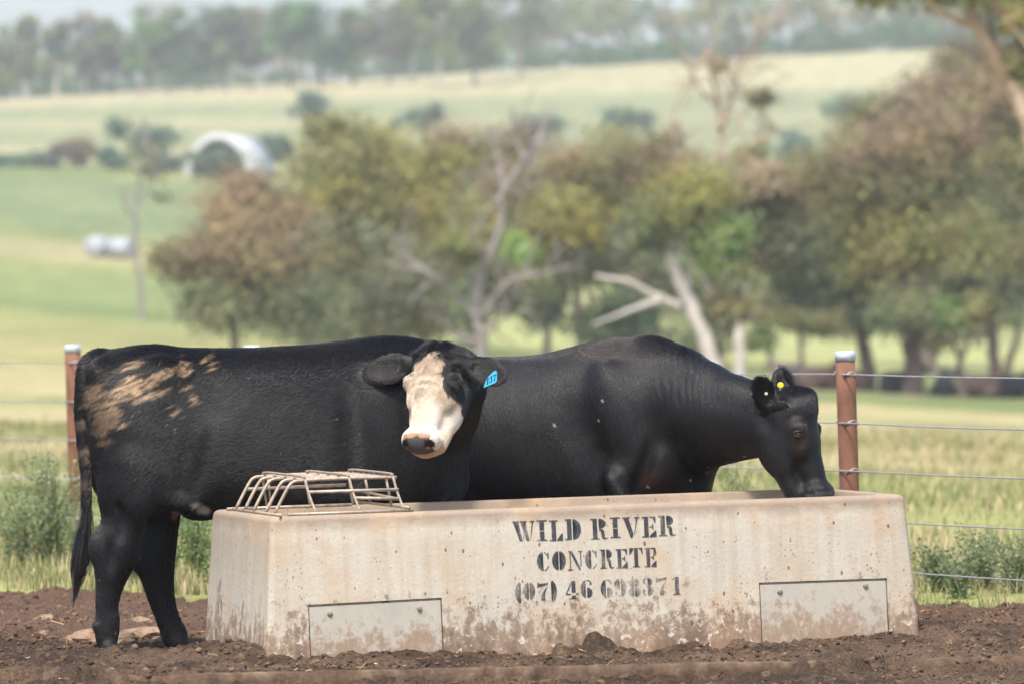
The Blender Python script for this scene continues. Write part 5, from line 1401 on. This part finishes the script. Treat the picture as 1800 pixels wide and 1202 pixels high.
    # hill crest: trees one can tell apart, left to right
    crest = [(8, 66, 30, OLIVE * .9, BARK_GREY, 'hazy tree at the left end of the hill crest'), (46, 24, 36, OLIVE, BARK_PALE, 'hazy tall tree second from left on the crest, pale stemmed'), (98, 36, 34, GREYG, BARK_PALE, 'hazy crest tree with pale double stem, third from left'),
             (148, 16, 36, BROWN, BARK_PALE, 'brown topped crest tree with long white stem, fourth from left'), (194, 24, 36, OLIVE, BARK_GREY, 'grey green crest tree fifth from left'), (245, 40, 42, BRIGHT * .8, BARK_TAN, 'leaning tan trunked tree standing forward on the crest'),
             (296, 4, 54, OLIVE, BARK_GREY, 'broad domed tree, tallest on the left part of the crest'), (350, 26, 40, DEEP, BARK_GREY, 'dark green crest tree right of the broad dome'), (398, 2, 44, GREYG, BARK_GREY, 'thin greyish crest tree above the white arch'), (442, 6, 36, BROWN, BARK_GREY, 'brownish crest tree left of the three trunked clump'),
             (512, -4, 52, BRIGHT * .75, BARK_DARK, 'green crest tree, left one of the three trunked clump'), (566, 2, 56, DEEP * 1.2, BARK_DARK, 'green crest tree, middle one of the three trunked clump'), (622, 14, 48, BRIGHT * .75, BARK_DARK, 'green crest tree, right one of the three trunked clump'),
             (684, 0, 40, BROWN, BARK_GREY, 'tawny crest tree right of the three trunked clump'), (726, -20, 44, YELLOW * .8, BARK_PALE, 'yellowish crest tree before the far wood'), (772, -30, 46, OLIVE, BARK_PALE, 'crest tree with long white trunk reaching down the slope'),
             (835, -14, 48, OLIVE, BARK_GREY, 'greyish crest tree right of the white trunk'), (915, -30, 58, GREYG, BARK_TAN, 'tall crest tree with pinkish trunk in front of the far wood')]
    for (px, top, hw, col, bk, lab) in crest:
        Y = 955 - 0.02 * px + (-25 if 'forward' in lab or 'white trunk' in lab else 0) + r.uniform(-8, 8)
        k = Y / 1e4; X = (px - 900) * k; z0 = float(ground_z(X, Y)); Hh = HC + (553 - top) * k - z0; w_ = hw * k
        root = empty('hill_tree', (X, Y, z0)); tag(root, lab, 'tree', 'trees along the hill crest')
        fork = Hh * r.uniform(.30, .42)
        lean = 2.0 if 'leaning' in lab else r.normal(0, .4)
        st = [tube_vf(smooth_line([(0, 0, -.3), (lean * .3, 0, fork * .5), (lean * .7, 0, fork), (lean, 0, Hh * .75)], 9), np.linspace(.38, .12, 9), 7)]
        for _ in range(4):
            e = (lean + r.normal(0, .5) * w_, r.normal(0, .5) * w_, Hh * r.uniform(.6, .9))
            st.append(tube_vf(smooth_line([(lean * .7, 0, fork), ((lean * .7 + e[0]) / 2, e[1] / 2, (fork + e[2]) / 2 - .3), e], 7), np.linspace(.2, .06, 7), 6))
        V, F = join(st); obj('trunk', mesh_np('trunk', V, F, smooth=True), bk, root)
        lob = [((lean + r.normal(0, .42) * w_, r.normal(0, .4) * w_, Hh * r.uniform(.26, .88)), (w_ * r.uniform(.38, .60), w_ * .45, Hh * r.uniform(.11, .19)), None) for _ in range(14)] + [((lean, 0, Hh * .8), (w_ * .6, w_ * .6, Hh * .2), None)]
        V, F, C = leaves(lob, 3400, .66, r, col * np.array([.74, .90, .72]))
        obj('crown', mesh_np('crown', V, F, C), LEAF, root)

    # the far wood behind: one mass of crowns and stems
    lob, stems = [], []
    for i in range(430):
        px = r.uniform(-80, 1900); Y = r.uniform(1015, 1170) if px < 660 else r.uniform(985, 1150)
        k = Y / 1e4; X = (px - 900) * k; z0 = float(ground_z(X, Y))
        big = r.random() < .45
        if px < 660 and Y < 1050: continue
        Hh = r.uniform(9, 17) if big else r.uniform(4, 7)
        if px < 690: Hh = min(Hh, 10)
        w_ = r.uniform(2.0, 4.2)
        col = [OLIVE, GREYG * 1.1, BROWN * 1.3, DEEP, DEEP * 1.2, BRIGHT * .7][r.integers(0, 6)] if not big else [OLIVE * 1.1, GREYG * 1.2, BROWN * 1.4, RUSSET * 1.2][r.integers(0, 4)]
        if not big: col = [DEEP, DEEP * 1.3, BRIGHT * .6][r.integers(0, 3)]
        for _ in range(4): lob.append(((X + r.normal(0, .5) * w_, Y + r.normal(0, .5) * w_, z0 + Hh * (r.uniform(.5, .9) if big else r.uniform(.2, .7))), (w_ * .6, w_ * .6, Hh * .17), col))
        if big: stems.append(tube_vf(smooth_line([(X, Y, z0 - .3), (X + r.normal(0, .4), Y, z0 + Hh * .4), (X + r.normal(0, .8), Y, z0 + Hh * .8)], 6), np.linspace(.3, .1, 6), 5))
    V, F, C = leaves(lob, 70000, .95, r, OLIVE)
    C = np.clip(C * np.array([.80, .94, .78]), 0, .8)
    V2, F2 = join(stems); C2 = np.tile(np.array([.22, .19, .165]), (len(V2), 1))
    V, F, C = join([(V, F, C), (V2, F2, C2)])
    o = obj('far_wood', mesh_np('far_wood', V, F, C), LEAF)
    tag(o, 'hazy mixed wood covering the top of the far hill', 'wood', kind='stuff')
build_trees()

# ------------------------------------------------------------------ white arched shelter and bales on the left slope
def build_shelter():
    Y = 600.0; X = (384 - 900) * Y / 1e4; z0 = float(ground_z(X, Y)) - .1
    root = empty('arched_shelter', (X, Y, z0), math.radians(-14))
    tag(root, 'white fabric arched shelter on the left hillside', 'shelter')
    zt = HC + (553 - 236) * Y / 1e4 - z0
    white = mat_vary('white_shelter_fabric', (.50, .51, .52), (.58, .58, .58), 0.5, 0.5, 0.3)
    th = np.linspace(0, np.pi, 25); ro = 3.60
    def shell(y0, y1, r0, r1):
        V, F = [], []
        for y in (y0, y1):
            for rr in (r0, r1):
                V += [(rr * math.cos(t), y, rr * math.sin(t) * (zt / ro)) for t in th]
        n = len(th)
        for i in range(n - 1):
            F += [[i, i + 1, n + i + 1, n + i], [2 * n + i, 3 * n + i, 3 * n + i + 1, 2 * n + i + 1], [n + i, n + i + 1, 3 * n + i + 1, 3 * n + i], [i, 2 * n + i, 2 * n + i + 1, i + 1]]
        return mesh_np('p', np.array(V), np.array(F), smooth=False)
    cv = obj('cover', shell(0.0, 9.0, 3.48, 3.58), white, root)
    obj('end_hoop', shell(-.35, .0, 3.02, 3.63), white, root)
    back = [(3.48 * math.cos(t), 9.0, 3.48 * math.sin(t) * zt / ro) for t in th]
    m = bpy.data.meshes.new('end_wall'); m.from_pydata(back, [], [list(range(len(back)))]); m.update()
    obj('end_wall', m, mat_vary('grey_end_wall', (.22, .25, .22), (.34, .36, .32), .6), root)
build_shelter()

def build_bales():
    Y = 395.0
    m = mat_vary('pale_bale_wrap', (.30, .32, .35), (.42, .43, .46), 1.2, 0.35, 0.5, 0.2, .02)
    md = mat_plain('bale_end_shade_net', (.35, .36, .38), .6)
    for (px, w, turn, lab) in ((172, 1.5, 1.15, 'pale wrapped bale in the left paddock, left one of two'), (212, 1.45, -.5, 'pale wrapped bale in the left paddock, right one of two')):
        X = (px - 900) * Y / 1e4; z0 = float(ground_z(X, Y))
        root = empty('wrapped_bale', (X, Y, z0), turn); tag(root, lab, 'bale', 'wrapped bales in the left paddock')
        R_ = .74; th = np.linspace(0, 2 * np.pi, 28, endpoint=False); prof = [(-w / 2, .0), (-w / 2, R_ * .93), (-w / 2 + .06, R_), (0, R_ * 1.015), (w / 2 - .06, R_), (w / 2, R_ * .93), (w / 2, .0)]
        V = [(x, rr * math.cos(t), R_ * .97 + rr * math.sin(t) * (.97)) for (x, rr) in prof for t in th]
        F = [[i * 28 + j, i * 28 + (j + 1) % 28, (i + 1) * 28 + (j + 1) % 28, (i + 1) * 28 + j] for i in range(len(prof) - 1) for j in range(28)]
        obj('wrap', mesh_np('wrap', np.array(V), np.array(F), smooth=False), m, root)
build_bales()

# ------------------------------------------------------------------ cattle resting under the grove
def build_resting():
    f = Field((-.25, -.55, -.05), (2.1, .55, 1.1), .032)
    f.loft([(0, .62, .10, .12), (.12, .74, .0, .30), (.45, .80, 0, .38), (.85, .82, 0, .41), (1.2, .84, .02, .34), (1.42, .80, .10, .22), (1.5, .6, .3, .08)], .06)
    f.chain([(1.25, 0, .62, .22), (1.45, .02, .78, .15), (1.58, .05, .88, .12)], .06)
    f.chain([(1.55, .05, .92, .11), (1.72, .08, .82, .09), (1.86, .1, .72, .065)], .03)
    for sg in (-1, 1):
        f.ell((1.52, .05 + sg * .16, .95), (.04, .1, .04), .02)
        f.chain([(1.25, sg * .25, .2, .1), (1.55, sg * .28, .08, .06), (1.3, sg * .34, .06, .05)], .04)
        f.chain([(.3, sg * .3, .25, .2), (.62, sg * .42, .1, .09), (.25, sg * .46, .06, .06)], .05)
    V, Q = f.mesh(); V = relax(V, Q, 2)
    cols = {'black': (.014, .013, .014), 'brown': (.075, .045, .032), 'dun': (.30, .235, .19)}
    for (px, Y, turn, c, s, lab) in ((1435, 196, .3, 'brown', 1.0, 'dark brown beast lying between the cow\'s poll and the rusty post'), (1392, 203, 2.6, 'dun', 1.0, 'pale dun beast lying just behind the cow\'s ears'), (1585, 198, -.4, 'black', 1.0, 'black beast lying at the foot of the thick trunk'),
                                     (1660, 188, 1.45, 'black', .95, 'black beast lying alone right of the thick trunk'), (1718, 196, 3.3, 'brown', 1.0, 'brown beast lying below the paired trunks'), (1775, 197, .2, 'black', 1.0, 'black beast lying at the right frame edge under the trees'), (1500, 200, 3.0, 'brown', .9, 'brown beast lying just right of the rusty post')):
        X = (px - 900) * Y / 1e4; z0 = float(ground_z(X, Y))
        me = mesh_np('body', (V - np.array([.8, 0, 0])) * s, Q, smooth=True)
        root = empty('resting_beast', (X, Y, z0), turn); tag(root, lab, 'cattle', 'cattle resting in the shade of the grove')
        obj('body', me, mat_plain('hide_' + c, cols[c], .6, .3), root)
build_resting()

# ------------------------------------------------------------------ grass, weeds, stones, straw
GRASS = mat_attr('grass_blades', 0.7, 0.25, 0.3)
def blades(P, h, w, C, r, bend=0.35):
    n = len(P); az = r.uniform(0, 2 * np.pi, n)
    d = np.stack([np.cos(az), np.sin(az), 0 * az], 1); sd = np.stack([-np.sin(az), np.cos(az), 0 * az], 1)
    b = (r.uniform(.1, 1, n) * bend * h)[:, None]; h = h[:, None]; w = w[:, None]; up = np.array([0, 0, 1.0])
    a0 = P - sd * w; a1 = P + sd * w
    m0 = P + up * h * .55 + d * b * .3 - sd * w * .7; m1 = m0 + sd * w * 1.4
    t0 = P + up * h + d * b - sd * w * .12; t1 = t0 + sd * w * .24
    V = np.stack([a0, a1, m1, m0, t1, t0], 1).reshape(-1, 3)
    i = np.arange(n)[:, None] * 6
    F = np.concatenate([i + np.array([[0, 1, 2, 3]]), i + np.array([[3, 2, 4, 5]])])
    return V, F, np.repeat(C, 6, 0)

def build_grass():
    r = np.random.default_rng(31); out = []
    g = np.array([.115, .190, .045]); li = np.array([.24, .29, .08]); dr = np.array([.46, .37, .19]); bl = np.array([.10, .16, .08]); g = np.array([.15, .195, .060]); li = np.array([.26, .28, .100]); dr = np.array([.50, .41, .23])
    # short green sward at the edge of the mud
    n = 42000; Y = edge_y(0) * 0 + r.uniform(0, 1, n) ** 1.6 * 7 ; X = r.uniform(-5, 4.4, n); Y = edge_y(X) + Y - .12
    X = X * (Y / 30)
    den = fbm(X * 2.2, Y * 1.5, 3.0, 3); ok = den > r.uniform(.22, .62, n); X, Y = X[ok], Y[ok]; n = len(X)
    t = fbm(X * 1.1, Y * .8, 8.0, 3); c = np.where((r.random(n) < .32 + .4 * (t > .52))[:, None], dr, np.where((r.random(n) < .5)[:, None], g, li)) * r.uniform(.7, 1.25, (n, 1))
    out.append(blades(np.stack([X, Y, ground_z(X, Y) - .02], 1), r.uniform(.03, .12, n) * (.6 + .8 * den[ok]), r.uniform(.002, .0045, n), c, r, .6))
    # longer paddock grass with dry seed stalks, out to the trees
    n = 52000; Y = 31 + 75 * r.random(n) ** 1.7; X = (r.uniform(-.105, .105, n)) * Y; ok = Y > edge_y(X) + .5; X, Y = X[ok], Y[ok]
    den = fbm(X * .7, Y * .35, 5.0, 4); ok = den > r.uniform(.25, .6, len(X)); X, Y, den = X[ok], Y[ok], den[ok]; n = len(X)
    t = fbm(X * .45, Y * .2, 2.0, 3); pd = np.clip(.40 + 1.8 * (t - .5), .15, .92)
    c = np.where((r.random(n) < pd)[:, None], dr, np.where((r.random(n) < .45)[:, None], g, li)) * r.uniform(.75, 1.2, (n, 1))
    out.append(blades(np.stack([X, Y, ground_z(X, Y) - .02], 1), r.uniform(.05, .16, n) * (.5 + den), r.uniform(.004, .009, n) * (Y / 40), c, r, .7))
    V, F, C = join(out)
    o = obj('paddock_grass', mesh_np('paddock_grass', V, F, C), GRASS); tag(o, 'mixed green and dry grass growing beyond the mud', 'grass', kind='stuff')

def weed(px, py, H_, sp, nst, lab, r, tint, name='weed_plant'):
    Y = 1.52e4 / (py - 553); X = (px - 900) * Y / 1e4; z0 = float(ground_z(X, Y)) - .02
    root = empty(name, (X, Y, z0)); tag(root, lab, 'weed', 'bushy weeds along the fence')
    st, P, Dn, S_ = [], [], [], []
    for i in range(nst):
        a = r.uniform(0, 2 * np.pi); ln = H_ * r.uniform(.6, 1.05); o = sp * r.uniform(.1, 1)
        e = np.array([o * math.cos(a), o * math.sin(a) * .7, ln]); b0 = np.array([.08 * sp * r.normal(), .08 * sp * r.normal(), 0])
        L = smooth_line([b0, b0 + e * np.array([.35, .35, .5]), e], 10); st.append(tube_vf(L, np.linspace(.006, .002, 10), 5))
        for j in range(80):
            q = L[int(r.uniform(.12, 1) * 9)] + r.normal(0, .022, 3); P.append(q)
            d = np.array([r.normal(), r.normal(), r.uniform(-.1, .9)]); Dn.append(d / np.linalg.norm(d)); S_.append(r.uniform(.014, .036))
    V, F = join(st); obj('stem', mesh_np('stem', V, F), mat_vary('weed_stem', (.16, .20, .08), (.26, .26, .12), 20), root)
    P = np.array(P); Dn = np.array(Dn); S_ = np.array(S_)[:, None]; m = len(P)
    sd = np.cross(Dn, r.normal(size=(m, 3))); sd /= np.linalg.norm(sd, axis=1, keepdims=True)
    V = np.stack([P, P + Dn * S_ * .5 + sd * S_ * .2, P + Dn * S_, P + Dn * S_ * .5 - sd * S_ * .2], 1).reshape(-1, 3)
    c = tint * r.uniform(.6, 1.35, (m, 1)) + np.where(r.random((m, 1)) < .16, .10, 0) * np.array([1.3, 1.1, .3])
    obj('leaves', mesh_np('leaves', V, np.arange(4 * m).reshape(m, 4), np.repeat(c, 4, 0)), GRASS, root)['kind'] = 'stuff'

def build_small():
    r = np.random.default_rng(77)
    WG = np.array([.185, .235, .135])
    for (px, py, H_, sp, ns, lab) in ((92, 1002, .74, .36, 44, 'tall grey green weed left of the steer\'s tail'), (34, 1006, .55, .28, 26, 'grey green weed at the left frame edge'), (145, 1012, .42, .24, 18, 'low weed right behind the hanging tail'), (292, 1030, .46, .22, 22, 'bright green weed seen between the steer\'s hind legs'),
                                      (345, 1032, .55, .24, 24, 'green weed between the far hind leg and the trough end'), (225, 1034, .36, .2, 14, 'low green weed behind the near hind leg'), (1300, 995, .66, .26, 26, 'weed showing under the cow\'s throat'), (1650, 1050, .30, .20, 18, 'weed right beside the right end of the trough'),
                                      (1722, 1046, .38, .22, 20, 'tallest weed of the clump right of the trough'), (1782, 1052, .34, .22, 18, 'weed at the right frame edge under the lowest wire'), (1690, 1062, .28, .18, 14, 'small weed in front of the clump right of the trough'), (1255, 1010, .5, .2, 16, 'weed behind the cow\'s brisket')):
        weed(px, py, H_, sp, ns, lab, r, WG * (np.array([.9, 1.15, .8]) if 'green weed' in lab and 'grey' not in lab else 1))
    # stones half sunk in the mud
    st = mat_vary('dusty_stone', (.15, .095, .062), (.36, .25, .17), 16, .9, .2, .5, .01)
    for (px, py, w, h, d, lab) in ((180, 1116, .36, .10, .22, 'largest flat tan stone left of the near hind hoof'), (252, 1104, .26, .07, .2, 'tan stone between the two hind legs'), (78, 1076, .13, .05, .1, 'small reddish stone at the left back of the mud'), (258, 1126, .07, .05, .05, 'small stone in front of the tan stone between the hind legs'),
                                   (246, 1080, .10, .04, .07, 'thin reddish stone behind the hind legs'), (1695, 1094, .09, .04, .06, 'pale knobbly lump at the mud edge right of the trough'), (76, 1102, .05, .04, .04, 'pebble at the left of the largest flat stone')):
        Y = 1.50e4 / (py - 553); X = (px - 900) * Y / 1e4
        bm = bmesh.new(); bmesh.ops.create_icosphere(bm, subdivisions=4, radius=1)
        for v in bm.verts:
            q = 1 + .75 * (float(fbm(v.co.x * 2.2 + px, v.co.y * 2.2, v.co.z * 2.2, 4, .6)) - .5)
            v.co = Vector((v.co.x * w / 2 * q, v.co.y * d / 2 * q, max(-.4, v.co.z) * h * .62 * q))
        me = bpy.data.meshes.new('stone'); bm.to_mesh(me); bm.free()
        o = obj('stone', me, st, None, (X, Y, float(mud_z(X, Y)) + h * .02)); o.rotation_euler = (0, r.normal(0, .08), r.normal(0, .3)); tag(o, lab, 'stone', 'stones lying in the mud')
    # clods
    bm = bmesh.new(); bmesh.ops.create_icosphere(bm, subdivisions=1, radius=1); bm.verts.ensure_lookup_table()
    iv = np.array([v.co for v in bm.verts]); bm.faces.ensure_lookup_table(); fi = np.array([[v.index for v in f.verts] for f in bm.faces]); bm.free()
    n = 52000; X = r.uniform(-3.2, 3.2, n); Y = 22.3 + 9.2 * r.random(n) ** 1.25
    ok = (Y < edge_y(X) + .05)
    sx = (X + 1.03) * .9537 + (Y - 24.67) * .3007; dy = -(X + 1.03) * .3007 + (Y - 24.67) * .9537
    ok &= ~((sx > -.06) & (sx < 3.0) & (dy > -.06) & (dy < .98)); ok &= fbm(X * 2.5, Y * 2, 3.3, 3) > r.uniform(.25, .65, n)
    X, Y = X[ok], Y[ok]; n = len(X)
    s = np.exp(r.normal(-5.25, .45, n)); s = np.clip(s, .003, .017)
    Vc = iv[None] * (1 + .38 * r.normal(size=(n, len(iv), 1))) * s[:, None, None] * np.array([1.15, 1.0, .80])
    Vc = Vc + np.stack([X, Y, mud_z(X, Y) + s * .25], 1)[:, None, :]
    V = Vc.reshape(-1, 3); F = (fi[None] + (np.arange(n) * len(iv))[:, None, None]).reshape(-1, 3)
    red = sstep(26.2, 28.2, Y)[:, None]
    c = (np.array([.095, .060, .038]) * (1 - red) + np.array([.14, .076, .049]) * red) * np.exp(r.normal(0, .30, (n, 1)))
    o = obj('mud_clods', mesh_np('mud_clods', V, F, np.repeat(c, len(iv), 0)), mat_attr('crumbled_mud', .95, .15)); tag(o, 'crumbled clods of mud strewn over the yard', 'mud', kind='stuff')
    # straw and chaff trodden into the mud
    n = 1300; X = r.uniform(-3.1, 3.1, n); Y = r.uniform(22.4, 30.5, n); ok = Y < edge_y(X)
    sx = (X + 1.03) * .9537 + (Y - 24.67) * .3007; dy = -(X + 1.03) * .3007 + (Y - 24.67) * .9537
    ok &= ~((sx > -.08) & (sx < 3.03) & (dy > -.08) & (dy < 1.0)); X, Y = X[ok], Y[ok]; n = len(X)
    L = np.exp(r.normal(-3.85, .55, n)); az = r.uniform(0, 2 * np.pi, n); el = r.normal(.1, .25, n); w = r.uniform(.0008, .0018, n)
    d = np.stack([np.cos(az) * np.cos(el), np.sin(az) * np.cos(el), np.sin(el)], 1); P = np.stack([X, Y, mud_z(X, Y) + .008], 1)
    up = np.cross(d, np.cross(np.array([0, 0, 1.0]), d)); up /= np.linalg.norm(up, axis=1, keepdims=True); sd = np.cross(d, up)
    a, b = P, P + d * L[:, None]; w = w[:, None]
    V = np.stack([a + sd * w, a - sd * w, a + up * w * 1.6, b + sd * w, b - sd * w, b + up * w * 1.6], 1).reshape(-1, 3)
    i = np.arange(n)[:, None] * 6; F = np.concatenate([i + np.array([[0, 3, 4, 1]]), i + np.array([[1, 4, 5, 2]]), i + np.array([[2, 5, 3, 0]])])
    c = np.array([.36, .26, .13]) * np.exp(r.normal(0, .45, (n, 1)))
    o = obj('straw_litter', mesh_np('straw_litter', V, F, np.repeat(c, 6, 0)), mat_attr('dry_straw', .8, .2)); tag(o, 'bits of straw scattered over the mud', 'straw', kind='stuff')
build_grass()
build_small()

# ------------------------------------------------------------------ air
def build_haze():
    V, F = box_vf(-2300, 2300, -60, 2700, -8, 110)
    me = mesh_np('haze', V, F)
    t = NT('thin_haze'); t.n.remove(t.bsdf)
    pv = t.node('ShaderNodeVolumePrincipled'); pv.inputs['Color'].default_value = (.90, .94, 1.0, 1); pv.inputs['Density'].default_value = HAZE; pv.inputs['Anisotropy'].default_value = 0.0
    t.link(pv.outputs[0], t.out.inputs['Volume'])
    o = obj('haze', me, t.m); tag(o, 'thin pale haze filling the valley air', 'haze', kind='stuff'); o.display_type = 'WIRE'
HAZE = 0.00030
build_haze()
